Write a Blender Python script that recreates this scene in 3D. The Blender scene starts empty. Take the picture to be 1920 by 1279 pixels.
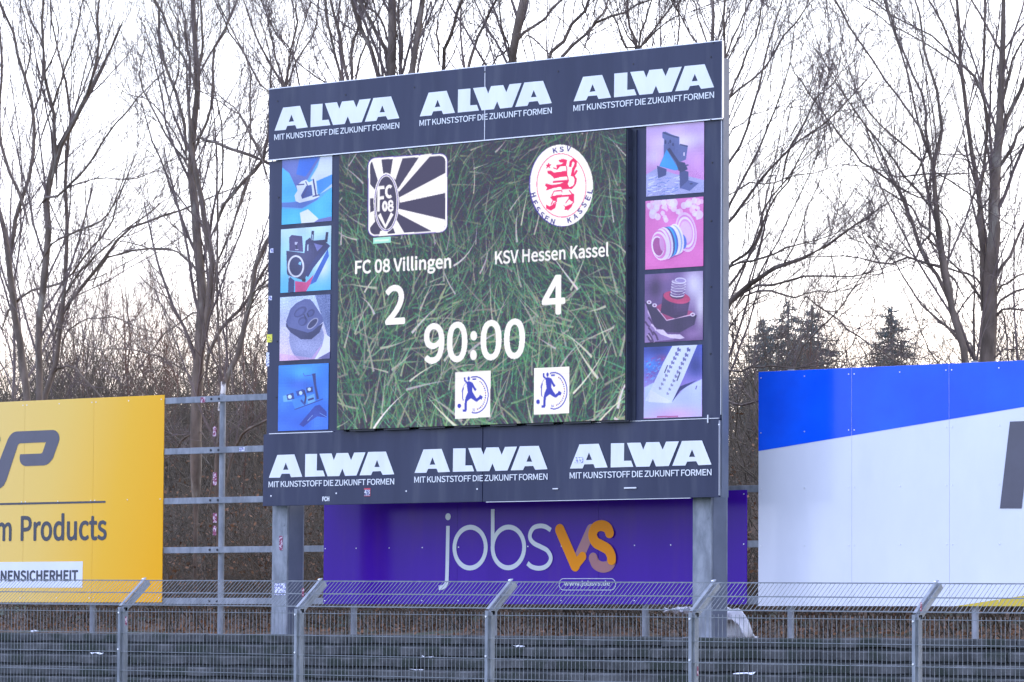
import bpy, math, random
import numpy as np
from mathutils.geometry import tessellate_polygon
from mathutils import Vector, Matrix
random.seed(7); rng = np.random.default_rng(7)
S = bpy.context.scene; COL = S.collection

# ------------------------------------------------------------------ camera
FOC = 7600.0; YAW = math.radians(39.08); ROLL = .006; PITCH = math.atan((1183-639.5)/FOC)
_d = np.array([-math.sin(YAW), math.cos(YAW), 0]); _r = np.array([math.cos(YAW), math.sin(YAW), 0]); _z = np.array([0, 0, 1.])
_F = _d*math.cos(PITCH)+_z*math.sin(PITCH); _U0 = _z*math.cos(PITCH)-_d*math.sin(PITCH)
_R = _r*math.cos(ROLL)+_U0*math.sin(ROLL); _U = _U0*math.cos(ROLL)-_r*math.sin(ROLL)
CAM = -_d*50.0; CAM[2] = .06
cd = bpy.data.cameras.new('camera'); cam = bpy.data.objects.new('camera', cd); COL.objects.link(cam)
M3 = Matrix(((_R[0], _U[0], -_F[0]), (_R[1], _U[1], -_F[1]), (_R[2], _U[2], -_F[2])))
cam.matrix_world = Matrix.Translation(Vector(CAM)) @ M3.to_4x4()
cd.sensor_width = 36; cd.lens = 36*FOC/1920; cd.clip_end = 3000; cd.clip_start = .5
S.camera = cam

# ------------------------------------------------------------------ world, sun, exposure
SUN_EL, SUN_AZ = math.radians(12), math.radians(4)      # low sun behind the trees, off the right edge of the picture (azimuth from +Y towards +X)
w = bpy.data.worlds.new('World'); S.world = w; w.use_nodes = True
nt = w.node_tree; nt.nodes.clear(); N = nt.nodes.new; L = nt.links.new
out = N('ShaderNodeOutputWorld'); add = N('ShaderNodeAddShader')
sky = N('ShaderNodeTexSky'); sky.sky_type = 'NISHITA'; sky.sun_disc = False; sky.sun_elevation = SUN_EL; sky.sun_rotation = SUN_AZ
b1 = N('ShaderNodeBackground'); b1.inputs[1].default_value = .06; L(sky.outputs[0], b1.inputs[0])
tc = N('ShaderNodeTexCoord'); sep = N('ShaderNodeSeparateXYZ'); L(tc.outputs['Generated'], sep.inputs[0])
rmp = N('ShaderNodeValToRGB'); L(sep.outputs[2], rmp.inputs[0])
e = rmp.color_ramp.elements
e[0].position = 0.0; e[0].color = (.94, 1.05, 1.66, 1)
e[1].position = .20; e[1].color = (.97, 1.12, 1.80, 1)
for p, c in ((.6, (.86, 1.02, 1.72, 1)),):
    q = e.new(p); q.color = c
nz = N('ShaderNodeTexNoise'); nz.inputs['Scale'].default_value = 2.2; nz.inputs['Detail'].default_value = 4
mp = N('ShaderNodeMapping'); mp.inputs['Scale'].default_value = (1, 1, 3); L(tc.outputs['Generated'], mp.inputs[0]); L(mp.outputs[0], nz.inputs[0])
mr = N('ShaderNodeMapRange'); mr.inputs[1].default_value = .3; mr.inputs[2].default_value = .7; mr.inputs[3].default_value = .92; mr.inputs[4].default_value = 1.12
L(nz.outputs[0], mr.inputs[0])
# the veil glows warm white towards the low sun and fades to blue away from it
dt = N('ShaderNodeVectorMath'); dt.operation = 'DOT_PRODUCT'; L(tc.outputs['Generated'], dt.inputs[0]); dt.inputs[1].default_value = (math.sin(SUN_AZ), math.cos(SUN_AZ), .1)
wm = N('ShaderNodeMapRange'); wm.interpolation_type = 'SMOOTHSTEP'; wm.inputs[1].default_value = -.25; wm.inputs[2].default_value = .75; L(dt.outputs['Value'], wm.inputs[0])
wr = N('ShaderNodeValToRGB'); L(sep.outputs[2], wr.inputs[0]); we = wr.color_ramp.elements
we[0].position = 0; we[0].color = (1.6, 1.12, .90, 1); we[1].position = .5; we[1].color = (.95, 1.05, 1.4, 1)
for p, c in ((.05, (1.6, 1.28, 1.12, 1)), (.09, (1.5, 1.46, 1.6, 1)), (.2, (1.3, 1.35, 1.55, 1))):
    q = we.new(p); q.color = c
mw = N('ShaderNodeMix'); mw.data_type = 'RGBA'; L(wm.outputs[0], mw.inputs[0]); L(rmp.outputs[0], mw.inputs[6]); L(wr.outputs[0], mw.inputs[7])
b2 = N('ShaderNodeBackground'); L(mw.outputs[2], b2.inputs[0]); L(mr.outputs[0], b2.inputs[1])
L(b1.outputs[0], add.inputs[0]); L(b2.outputs[0], add.inputs[1]); L(add.outputs[0], out.inputs[0])
sl = bpy.data.lights.new('sun', 'SUN'); so = bpy.data.objects.new('sun', sl); COL.objects.link(so)
sl.energy = .8; sl.angle = math.radians(12); sl.color = (1, .86, .74)
sd = Vector((math.sin(SUN_AZ)*math.cos(SUN_EL), math.cos(SUN_AZ)*math.cos(SUN_EL), math.sin(SUN_EL)))
so.rotation_euler = sd.to_track_quat('Z', 'Y').to_euler()
EXPO = .72
S.view_settings.view_transform = 'Standard'; S.view_settings.look = 'None'; S.view_settings.exposure = EXPO; S.view_settings.gamma = 1
S.view_settings.use_curve_mapping = False
S.cycles.max_bounces = 6; S.cycles.diffuse_bounces = 3; S.cycles.glossy_bounces = 3

# ------------------------------------------------------------------ helpers
def ray(px, py): return _F+_R*((px-960)/FOC)-_U*((py-639.5)/FOC)
def at(px, py, Y):
    "pixel of the photograph -> (x, z) on the vertical plane y = Y"
    r = ray(px, py); t = (Y-CAM[1])/r[1]; p = CAM+r*t
    return float(p[0]), float(p[2])
def at3(px, py, Y):
    x, z = at(px, py, Y); return np.array([x, Y, z])
def crop(x0, y0, s): return lambda x, y: (x0+x/s, y0+y/s)
def lin(c):
    return tuple(((v/255)/12.92 if v/255 <= .04045 else ((v/255+.055)/1.055)**2.4) for v in c)
def tag(o, label=None, cat=None, group=None, kind=None):
    if label: o['label'] = label
    if cat: o['category'] = cat
    if group: o['group'] = group
    if kind: o['kind'] = kind
    return o
def thing(name, label, cat, loc=(0, 0, 0), group=None):
    o = bpy.data.objects.new(name, None); COL.objects.link(o); o.location = loc; o.empty_display_size = .2
    return tag(o, label, cat, group)
def link(name, me, mat, parent=None, loc=None):
    o = bpy.data.objects.new(name, me); COL.objects.link(o)
    if mat is not None and len(me.materials) == 0: me.materials.append(mat)
    if parent is not None:
        o.parent = parent
        pl = parent.location if parent.parent is None else parent.location+parent.parent.location
        if loc is None: o.location = -Vector(pl)
        else: o.location = Vector(loc)-Vector(pl)
    elif loc is not None: o.location = loc
    return o
class MB:
    def __init__(s): s.v = []; s.f = []; s.m = []
    def box(s, x0, x1, y0, y1, z0, z1, m=0):
        n = len(s.v)
        s.v += [(x0, y0, z0), (x1, y0, z0), (x1, y1, z0), (x0, y1, z0), (x0, y0, z1), (x1, y0, z1), (x1, y1, z1), (x0, y1, z1)]
        for q in ((0, 3, 2, 1), (4, 5, 6, 7), (0, 1, 5, 4), (1, 2, 6, 5), (2, 3, 7, 6), (3, 0, 4, 7)):
            s.f.append(tuple(n+i for i in q)); s.m.append(m)
        return s
    def hexa(s, P, m=0):      # 8 corners in box order
        n = len(s.v); s.v += [tuple(p) for p in P]
        for q in ((0, 3, 2, 1), (4, 5, 6, 7), (0, 1, 5, 4), (1, 2, 6, 5), (2, 3, 7, 6), (3, 0, 4, 7)):
            s.f.append(tuple(n+i for i in q)); s.m.append(m)
        return s
    def tube(s, p0, p1, r0, r1=None, k=8, m=0, caps=True):
        r1 = r0 if r1 is None else r1
        p0 = Vector(p0); p1 = Vector(p1); d = (p1-p0).normalized()
        a = d.orthogonal().normalized(); b = d.cross(a); n = len(s.v)
        for p, r in ((p0, r0), (p1, r1)):
            for i in range(k):
                t = 2*math.pi*i/k; s.v.append(tuple(p+(a*math.cos(t)+b*math.sin(t))*r))
        for i in range(k):
            j = (i+1) % k; s.f.append((n+i, n+j, n+k+j, n+k+i)); s.m.append(m)
        if caps:
            s.f.append(tuple(n+i for i in range(k))[::-1]); s.m.append(m); s.f.append(tuple(n+k+i for i in range(k))); s.m.append(m)
        return s
    def mesh(s, name, mats=None, smooth=False):
        me = bpy.data.meshes.new(name); me.from_pydata(s.v, [], s.f)
        if mats:
            for q in mats: me.materials.append(q)
            me.polygons.foreach_set('material_index', s.m)
        if smooth: me.polygons.foreach_set('use_smooth', [True]*len(me.polygons))
        me.update(); return me
    def put(s, name, mat, parent=None, bevel=0):
        o = link(name, s.mesh(name), mat, parent)
        if bevel:
            b = o.modifiers.new('bevel', 'BEVEL'); b.width = bevel; b.segments = 2; b.limit_method = 'ANGLE'
        return o

# ------------------------------------------------------------------ materials
def mat(name, c1, c2=None, rough=.6, metal=0, scale=4, detail=5, bump=0, bscale=None, spec=.5, lo=.35, hi=.65, c3=None, s3=1.3, t3=(.55, .65), stretch=None, coat=0):
    m = bpy.data.materials.new(name); m.use_nodes = True; t = m.node_tree; b = t.nodes['Principled BSDF']
    b.inputs['Roughness'].default_value = rough; b.inputs['Metallic'].default_value = metal; b.inputs['Specular IOR Level'].default_value = spec
    b.inputs['Coat Weight'].default_value = coat; b.inputs['Coat Roughness'].default_value = .06
    co = t.nodes.new('ShaderNodeTexCoord'); src = co.outputs['Object']
    geo = t.nodes.new('ShaderNodeNewGeometry'); src = geo.outputs['Position']
    if stretch:
        mp = t.nodes.new('ShaderNodeMapping'); mp.inputs['Scale'].default_value = stretch; t.links.new(src, mp.inputs[0]); src = mp.outputs[0]
    if c2 is None: b.inputs['Base Color'].default_value = (*c1, 1)
    else:
        n = t.nodes.new('ShaderNodeTexNoise'); n.inputs['Scale'].default_value = scale; n.inputs['Detail'].default_value = detail; n.inputs['Roughness'].default_value = .62
        t.links.new(src, n.inputs[0])
        r = t.nodes.new('ShaderNodeValToRGB'); r.color_ramp.elements[0].position = lo; r.color_ramp.elements[1].position = hi
        r.color_ramp.elements[0].color = (*c1, 1); r.color_ramp.elements[1].color = (*c2, 1); t.links.new(n.outputs[0], r.inputs[0]); last = r.outputs[0]
        if c3 is not None:
            n3 = t.nodes.new('ShaderNodeTexNoise'); n3.inputs['Scale'].default_value = s3; n3.inputs['Detail'].default_value = 6; t.links.new(src, n3.inputs[0])
            r3 = t.nodes.new('ShaderNodeMapRange'); r3.inputs[1].default_value = t3[0]; r3.inputs[2].default_value = t3[1]; t.links.new(n3.outputs[0], r3.inputs[0])
            mx = t.nodes.new('ShaderNodeMix'); mx.data_type = 'RGBA'; t.links.new(r3.outputs[0], mx.inputs[0]); t.links.new(last, mx.inputs[6]); mx.inputs[7].default_value = (*c3, 1); last = mx.outputs[2]
        t.links.new(last, b.inputs['Base Color'])
    if bump:
        n = t.nodes.new('ShaderNodeTexNoise'); n.inputs['Scale'].default_value = bscale or scale*3; n.inputs['Detail'].default_value = 4; t.links.new(src, n.inputs[0])
        bp = t.nodes.new('ShaderNodeBump'); bp.inputs['Strength'].default_value = bump; bp.inputs['Distance'].default_value = .02
        t.links.new(n.outputs[0], bp.inputs['Height']); t.links.new(bp.outputs[0], b.inputs['Normal'])
    return m
def imgmat(name, img, emit=0, rough=.25, closest=False):
    m = bpy.data.materials.new(name); m.use_nodes = True; t = m.node_tree; b = t.nodes['Principled BSDF']
    ti = t.nodes.new('ShaderNodeTexImage'); ti.image = img; ti.interpolation = 'Closest' if closest else 'Linear'; ti.extension = 'EXTEND'
    b.inputs['Roughness'].default_value = rough
    if emit:
        b.inputs['Base Color'].default_value = (.015, .015, .018, 1); t.links.new(ti.outputs[0], b.inputs['Emission Color']); b.inputs['Emission Strength'].default_value = emit
        b.inputs['Roughness'].default_value = .7
    else:
        sc = t.nodes.new('ShaderNodeMix'); sc.data_type = 'RGBA'; sc.blend_type = 'MULTIPLY'; sc.inputs[0].default_value = 1
        t.links.new(ti.outputs[0], sc.inputs[6]); sc.inputs[7].default_value = (.95, .88, .72, 1); t.links.new(sc.outputs[2], b.inputs['Base Color'])
    return m

M_NAVY = mat('navy_panel', (.017, .022, .052), (.030, .035, .070), rough=.38, scale=.8, bump=.14, bscale=1.5, c3=(.060, .066, .092), s3=2.2, t3=(.52, .78), stretch=(2.2, 1, .28), spec=.35)
M_EDGE = mat('panel_edge_aluminium', (.6, .6, .6), rough=.35, metal=.6)
M_WHITE = mat('white_film', (.80, .80, .76), (.72, .72, .69), rough=.35, scale=2.5, stretch=(1.6, 1, .5))
M_BRACK = mat('screen_bracket_paint', (.022, .026, .04), (.03, .035, .055), rough=.5, scale=5)
M_BLACK = mat('black_metal', (.012, .012, .016), (.02, .02, .026), rough=.45, scale=5)
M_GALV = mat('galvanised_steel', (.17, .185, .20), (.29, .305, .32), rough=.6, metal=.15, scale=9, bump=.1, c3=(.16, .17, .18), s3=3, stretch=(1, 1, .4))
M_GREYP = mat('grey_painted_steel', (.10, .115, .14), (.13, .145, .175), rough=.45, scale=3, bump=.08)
M_WIRE = mat('galvanised_wire', (.15, .165, .17), (.24, .25, .255), rough=.6, metal=.2, scale=12)
M_PURPLE = mat('purple_print', (.056, .008, .30), (.064, .010, .34), rough=.16, scale=1, bump=.06, bscale=1.2, spec=.16, c3=(.075, .018, .27), s3=2, t3=(.55, .8), stretch=(2, 1, .3))
M_BLUE = mat('blue_print', (.004, .085, .74), (.006, .12, .90), rough=.12, scale=.9, bump=.05, bscale=1, spec=.25)
M_BWHITE = mat('white_print', (.68, .69, .72), (.74, .75, .77), rough=.13, scale=.7, bump=.16, bscale=.9, spec=.3, c3=(.64, .66, .69), s3=1.6, t3=(.5, .9), stretch=(1.2, 1, .6))
M_YEL2 = mat('ochre_print', (.62, .45, .03), rough=.2)
M_DARKPRINT = mat('charcoal_print', (.055, .055, .075), (.065, .065, .09), rough=.18, scale=2)
M_TEXTDARK = mat('dark_lettering', (.03, .035, .05), rough=.25)
M_ORANGE = mat('orange_print', (.90, .30, .002), rough=.3, spec=.15)
M_MAUVE = mat('mauve_print', (.36, .13, .13), rough=.15)
M_LILAC = mat('pale_lilac_print', (.62, .66, .66), rough=.15)
M_JOINT = mat('panel_joint', (.10, .10, .10), rough=.8)
M_SCREW = mat('screw_head', (.75, .75, .75), rough=.3, metal=.5)
M_RED = mat('red_film', (.55, .04, .07), rough=.4)
M_STK = mat('sticker_film', (.75, .75, .78), (.2, .2, .4), rough=.4, scale=40, detail=1, lo=.48, hi=.55)
M_STKY = mat('yellow_sticker_film', (.75, .68, .05), (.1, .1, .08), rough=.4, scale=30, detail=1, lo=.55, hi=.6)
M_STKR = mat('maroon_sticker_film', (.22, .03, .08), (.6, .45, .5), rough=.4, scale=38, detail=1, lo=.5, hi=.6)
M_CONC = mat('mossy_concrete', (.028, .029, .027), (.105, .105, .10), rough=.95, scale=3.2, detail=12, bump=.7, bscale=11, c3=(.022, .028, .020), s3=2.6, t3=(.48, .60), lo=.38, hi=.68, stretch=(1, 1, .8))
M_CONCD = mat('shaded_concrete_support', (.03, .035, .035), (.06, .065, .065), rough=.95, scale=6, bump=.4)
M_GROUND = mat('leaf_litter_soil', (.05, .035, .022), (.17, .10, .055), rough=.95, scale=7, detail=9, bump=.8, bscale=18, c3=(.05, .06, .03), s3=1.1)
M_BARK = mat('bark', (.085, .064, .045), (.21, .16, .12), rough=.9, scale=5, detail=8, bump=.6, bscale=22, c3=(.30, .27, .21), s3=4.5, t3=(.58, .72), stretch=(1, 1, .35))
M_TWIG = mat('twig_bark', (.12, .09, .08), (.19, .145, .125), rough=.9, scale=3)
M_TWIGR = mat('reddish_twig_bark', (.13, .07, .045), (.19, .105, .07), rough=.9, scale=2)
M_BRUSH = mat('undergrowth_stem', (.07, .056, .036), (.165, .130, .088), rough=.95, scale=1.6)
M_LEAFD = mat('dead_leaf', (.12, .06, .025), (.30, .15, .07), rough=.8, scale=3)
M_FIR = mat('hazed_fir_needles', (.085, .11, .095), (.15, .17, .155), rough=.9, scale=1.5)  # needles greyed and lightened, distance haze put into their colour
M_TARP = mat('white_sheeting', (.78, .78, .78), (.62, .63, .66), rough=.5, scale=5, bump=.3)
M_LED_EDGE = mat('screen_housing', (.02, .02, .026), rough=.5)

# ------------------------------------------------------------------ flat lettering
def loops_mesh(name, shapes, Y, dy=0.0):
    "shapes: list of [outer, hole, ...] loops of (x, z) -> flat mesh at y = Y facing -y"
    v = []; f = []
    for si, loops in enumerate(shapes):
        n = len(v); pts = [p for l in loops for p in l]
        tri = tessellate_polygon([[Vector((x, z, 0)) for x, z in l] for l in loops])
        v += [(x, Y-dy*si, z) for x, z in pts]
        for a, b, c in tri:
            A, B, C = pts[a], pts[b], pts[c]
            if (B[0]-A[0])*(C[1]-A[1])-(B[1]-A[1])*(C[0]-A[0]) < 0: b, c = c, b
            f.append((n+a, n+b, n+c))
    me = bpy.data.meshes.new(name); me.from_pydata(v, [], f); me.update(); return me
_tc = {}
import os
_fonts = {}
def font(kind):      # fonts that ship with Blender itself; the built-in one if they are missing
    if kind not in _fonts:
        f = None
        for base_dir in (bpy.utils.resource_path('LOCAL'), bpy.utils.system_resource('DATAFILES')):
            for sub in ('datafiles/fonts', 'fonts'):
                p = os.path.join(base_dir or '', sub, {'grotesk': 'Inter.woff2', 'humanist': 'Noto Sans CJK Regular.woff2'}[kind])
                if f is None and os.path.exists(p):
                    try: f = bpy.data.fonts.load(p)
                    except Exception: f = None
        _fonts[kind] = f
    return _fonts[kind]
def glyphs(s, bold=0.0, spacing=1.0, kind='humanist'):
    "outline triangles of a text in the built-in font, unit box: (verts Nx2 in 0..1, tris)"
    key = (s, spacing, kind)
    if key in _tc: return _tc[key]
    cu = bpy.data.curves.new('t', 'FONT'); cu.body = s
    if font(kind): cu.font = font(kind)
    cu.space_character = spacing; cu.fill_mode = 'FRONT'; cu.resolution_u = 5
    ob = bpy.data.objects.new('t', cu); COL.objects.link(ob)
    dg = bpy.context.evaluated_depsgraph_get(); dg.update(); me = bpy.data.meshes.new_from_object(ob.evaluated_get(dg)); me.calc_loop_triangles()
    v = np.array([q.co[:2] for q in me.vertices]); t = np.array([q.vertices[:] for q in me.loop_triangles])
    bpy.data.objects.remove(ob); bpy.data.curves.remove(cu); bpy.data.meshes.remove(me)
    lo = v.min(0); hi = v.max(0); v = (v-lo)/(hi-lo)
    _tc[key] = (v, t); return v, t
def lettering(s, x0, x1, z0, z1, Y, m, parent, bold=0.0, name='lettering', spacing=1.0, kind='humanist'):
    v, t = glyphs(s, bold, spacing, kind)
    # heavier weights: the outline is repeated a hair sideways, each repeat 0.1 mm proud of the last
    vv = []; ff = []; e = bold*(z1-z0)
    for i, (du, dv) in enumerate([(0, 0)]+([(math.cos(q), math.sin(q)) for q in np.arange(8)*math.pi/4] if bold else [])):
        n = len(vv); vv += [(x0+e+(x1-x0-2*e)*a+du*e, Y-i*.0001, z0+e+(z1-z0-2*e)*b+dv*e) for a, b in v]; ff += [tuple(int(k)+n for k in q) for q in t]
    me = bpy.data.meshes.new(name); me.from_pydata(vv, [], ff); me.update()
    return link(name, me, m, parent)
def catmull(P, n=8):
    P = [np.array(p, float) for p in P]; Q = [2*P[0]-P[1]]+P+[2*P[-1]-P[-2]]; o = []
    for i in range(1, len(Q)-2):
        for j in range(n):
            t = j/n; a, b, c, d = Q[i-1:i+3]
            o.append(.5*((2*b)+(c-a)*t+(2*a-5*b+4*c-d)*t*t+(3*b-a-3*c+d)*t**3))
    o.append(P[-1]); return o
def stroke(P, wd, cap=True, smooth=True):
    P = catmull(P) if smooth and len(P) > 2 else [np.array(p, float) for p in P]
    Lf, Rt = [], []
    for i, p in enumerate(P):
        d = P[min(i+1, len(P)-1)]-P[max(i-1, 0)]; d /= np.linalg.norm(d)+1e-9; n = np.array([-d[1], d[0]])*wd/2
        Lf.append(p+n); Rt.append(p-n)
    def arc(c, d):
        a0 = math.atan2(d[1], d[0]); return [c+np.array([math.cos(a0+q), math.sin(a0+q)])*wd/2 for q in np.linspace(math.pi/2, -math.pi/2, 9)[1:-1]]
    quads = [[[tuple(Lf[i]), tuple(Lf[i+1]), tuple(Rt[i+1]), tuple(Rt[i])]] for i in range(len(P)-1)]
    sh = quads
    if cap:
        d0 = P[0]-P[1]; d1 = P[-1]-P[-2]
        sh = sh+[[[tuple(q) for q in [P[0]+np.array([math.cos(a), math.sin(a)])*wd/2 for a in np.linspace(0, 2*math.pi, 20)[:-1]]]],
                 [[tuple(q) for q in [P[-1]+np.array([math.cos(a), math.sin(a)])*wd/2 for a in np.linspace(0, 2*math.pi, 20)[:-1]]]]]
    return sh
def ring(cx, cz, r1, r2, n=40):
    a = np.linspace(0, 2*math.pi, n+1)
    return [[[(cx+r2*math.cos(a[i]), cz+r2*math.sin(a[i])), (cx+r2*math.cos(a[i+1]), cz+r2*math.sin(a[i+1])),
              (cx+r1*math.cos(a[i+1]), cz+r1*math.sin(a[i+1])), (cx+r1*math.cos(a[i]), cz+r1*math.sin(a[i]))]] for i in range(n)]
def joined(name, shapes, Y, m, parent, dy=0.0):
    "strokes made of touching quads share one plane without overlap, caps are set a hair proud"
    return link(name, loops_mesh(name, shapes, Y, dy), m, parent)

# ------------------------------------------------------------------ small raster canvas for printed pictures and the screen
class Canvas:
    def __init__(s, w, h, fmap, bg):
        s.w, s.h, s.f = w, h, fmap; s.a = np.empty((h, w, 3), np.float32); s.a[:] = np.array(bg, np.float32)
        yy, xx = np.mgrid[0:h, 0:w]; s.xx = xx+.5; s.yy = yy+.5
    def T(s, pts):
        r = []
        for p in pts:
            u, v = s.f(*p); r.append((u*s.w, v*s.h))
        return np.array(r)
    def blend(s, x0, x1, y0, y1, mask, col, al=1.0):
        if al < 1: mask = mask*al
        s.a[y0:y1, x0:x1] = s.a[y0:y1, x0:x1]*(1-mask[..., None])+np.array(col, np.float32)*mask[..., None]
    def fill(s, P, col, al=1.0):
        x0 = max(0, int(P[:, 0].min())); x1 = min(s.w, int(P[:, 0].max())+2); y0 = max(0, int(P[:, 1].min())); y1 = min(s.h, int(P[:, 1].max())+2)
        if x1 <= x0 or y1 <= y0: return
        X = s.xx[y0:y1, x0:x1]; Y = s.yy[y0:y1, x0:x1]; ins = np.zeros(X.shape, bool)
        Q = np.roll(P, -1, 0)
        for (ax, ay), (bx, by) in zip(P, Q):
            if ay == by: continue
            c = ((ay > Y) != (by > Y)) & (X < (bx-ax)*(Y-ay)/(by-ay)+ax); ins ^= c
        s.blend(x0, x1, y0, y1, ins.astype(np.float32), col, al)
    def poly(s, col, pts, al=1.0): s.fill(s.T(pts), col, al); return s
    def ell(s, col, cx, cy, rx, ry, rot=0, al=1.0, n=36):
        c, q = math.cos(rot), math.sin(rot)
        return s.poly(col, [(cx+rx*math.cos(t)*c-ry*math.sin(t)*q, cy+rx*math.cos(t)*q+ry*math.sin(t)*c) for t in np.linspace(0, 2*math.pi, n)[:-1]], al)
    def line(s, col, wd, pts, al=1.0, taper=False):
        "wd in canvas pixels"
        P = s.T(pts); Lf, Rt = [], []
        for i in range(len(P)):
            d = P[min(i+1, len(P)-1)]-P[max(i-1, 0)]; d = d/(np.linalg.norm(d)+1e-9); k = wd/2*(1 if not taper else (1-i/(len(P)-.8)))
            n = np.array([-d[1], d[0]])*max(k, .35); Lf.append(P[i]+n); Rt.append(P[i]-n)
        s.fill(np.array(Lf+Rt[::-1]), col, al); return s
    def arc(s, col, wd, cx, cy, rx, ry, a0, a1, n=20, al=1.0):
        return s.line(col, wd, [(cx+rx*math.cos(t), cy+ry*math.sin(t)) for t in np.linspace(math.radians(a0), math.radians(a1), n)], al)
    def grad(s, c0, c1, vertical=True, al=1.0):
        t = (s.yy/s.h if vertical else s.xx/s.w)[..., None]; s.a = s.a*(1-al)+al*(np.array(c0)*(1-t)+np.array(c1)*t); return s
    def blob(s, col, cx, cy, rx, ry, al=1.0):
        (x, y), (x2, y2) = s.T([(cx, cy), (cx+rx, cy+ry)]); g = np.exp(-(((s.xx-x)/(x2-x))**2+((s.yy-y)/(y2-y))**2)*1.4)*al
        s.a = s.a*(1-g[..., None])+np.array(col)*g[..., None]; return s
    def blur(s, k=1):
        for _ in range(k):
            p = np.pad(s.a, ((1, 1), (1, 1), (0, 0)), 'edge'); s.a = (p[:-2, 1:-1]+p[2:, 1:-1]+p[1:-1, :-2]+p[1:-1, 2:]+2*p[1:-1, 1:-1])/6
        return s
    def noise(s, amp, region=None):
        n = rng.normal(0, amp, (s.h, s.w, 1))
        if region is not None:
            (x0, y0), (x1, y1) = s.T([region[:2], region[2:]]); m = np.zeros((s.h, s.w, 1)); m[int(max(0, y0)):int(y1), int(max(0, x0)):int(x1)] = 1; n = n*m
        s.a = s.a+n; return s
    def text(s, txt, col, quad, bold=.0):
        "quad: photo points of bottom-left, bottom-right, top-left"
        v, t = glyphs(txt, bold); bl, br, tl = [np.array(q, float) for q in quad]
        P = s.T([tuple(bl+(br-bl)*a+(tl-bl)*b) for a, b in v]); e = bold*np.linalg.norm(s.T([tuple(tl)])-s.T([tuple(bl)]))
        for q in t:
            for k in (range(-1, 8) if bold else (-1,)):
                s.fill(P[q] if k < 0 else P[q]+np.array([math.cos(k*math.pi/4), math.sin(k*math.pi/4)])*e, col)
        return s
    def image(s, name, down=1):
        a = s.a
        if down > 1: a = a.reshape(s.h//down, down, s.w//down, down, 3).mean((1, 3))
        a = np.clip(a/255, 0, 1); h, wd = a.shape[:2]; px = np.ones((h, wd, 4), np.float32); px[..., :3] = a[::-1]
        im = bpy.data.images.new(name, wd, h); im.pixels.foreach_set(px.ravel()); im.update(); im.pack(); return im
def picture(name, x0, x1, z0, z1, Y, m, parent):
    me = bpy.data.meshes.new(name); me.from_pydata([(x0, Y, z0), (x1, Y, z0), (x1, Y, z1), (x0, Y, z1), (x0, Y+.004, z0), (x1, Y+.004, z0), (x1, Y+.004, z1), (x0, Y+.004, z1)], [],
                                                   [(0, 1, 2, 3), (0, 4, 5, 1), (3, 2, 6, 7), (1, 5, 6, 2), (0, 3, 7, 4)])
    uv = me.uv_layers.new(name='uv'); co = {0: (0, 0), 1: (1, 0), 2: (1, 1), 3: (0, 1), 4: (0, 0), 5: (1, 0), 6: (1, 1), 7: (0, 1)}
    for l in me.loops: uv.data[l.index].uv = co[l.vertex_index]
    me.update(); return link(name, me, m, parent)

# ================================================================== GROUND, TERRACE
def strip(name, prof, xs, m, jitter=0):
    v = []; f = []; rr = np.random.default_rng(3)
    for i, x in enumerate(xs):
        for (y, z) in prof: v.append((x, y, z+(rr.normal(0, jitter) if y > 3 and y < 80 else 0)))
    k = len(prof)
    for i in range(len(xs)-1):
        for j in range(k-1): f.append((i*k+j, (i+1)*k+j, (i+1)*k+j+1, i*k+j+1))
    me = bpy.data.meshes.new(name); me.from_pydata(v, [], f); me.polygons.foreach_set('use_smooth', [True]*len(me.polygons)); me.update(); return me
xs = [-900, -300, -120, -70]+list(np.arange(-50, 34, 1.5))+[45, 80, 200, 900]
prof = [(-4.9, -2.4), (-4.3, -1.95), (-.3, -.12), (0, -.02), (2.6, -.02), (4, .05), (6, .25), (8, .55), (10, .95), (12, 1.5), (15, 2.2), (19, 2.8), (25, 3.2), (40, 3.3), (80, 3.3), (300, 3.3), (1500, 3.3)]
tag(link('ground', strip('ground', prof, xs, None, .06), M_GROUND), kind='structure')
M_PITCH = mat('pitch_grass', (.035, .075, .02), (.06, .11, .03), rough=.9, scale=2, bump=.3)
tag(link('pitch', strip('pitch', [(-900, -2.0), (-60, -2.0), (-4.6, -2.0)], [-900, -60, 60, 900], None), M_PITCH), kind='structure')

ter = bpy.data.objects.new('terrace', None); COL.objects.link(ter); tag(ter, kind='structure')
rs = random.Random(11); STEP = .141
for k in range(13):
    zt = -STEP*k; yf = -.62-.36*k
    x = -17.5+rs.uniform(0, 1.5); i = 0
    while x < 13:
        L_ = 2.45; dz = rs.uniform(-.006, .006); dy = rs.uniform(-.012, .012)
        # slab with a rough worn front edge
        n = 10; v = []; f = []
        for j in range(n+1):
            xx = x+.006+(L_-.012)*j/n; a = rs.uniform(-.006, .004); b = rs.uniform(-.007, .007)
            v += [(xx, yf+dy+a, zt+dz-.104+b), (xx, yf+dy+a-.002, zt+dz-.02+b), (xx, yf+dy+.022, zt+dz+rs.uniform(-.004, .003)), (xx, yf+dy+.42, zt+dz-.002), (xx, yf+dy+.42, zt+dz-.104)]
        for j in range(n):
            for q in range(5): f.append((j*5+q, j*5+(q+1) % 5, (j+1)*5+(q+1) % 5, (j+1)*5+q))
        f.append((0, 4, 3, 2, 1)); f.append(tuple(n*5+q for q in range(5)))
        me = bpy.data.meshes.new('slab'); me.from_pydata(v, [], f); me.update(); link('slab', me, M_CONC, ter)
        x += L_
    MB().box(-17.5, 14, yf+.05, yf+.36+.3, zt-STEP-.02, zt-.108).put('support', M_CONCD, ter)

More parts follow.
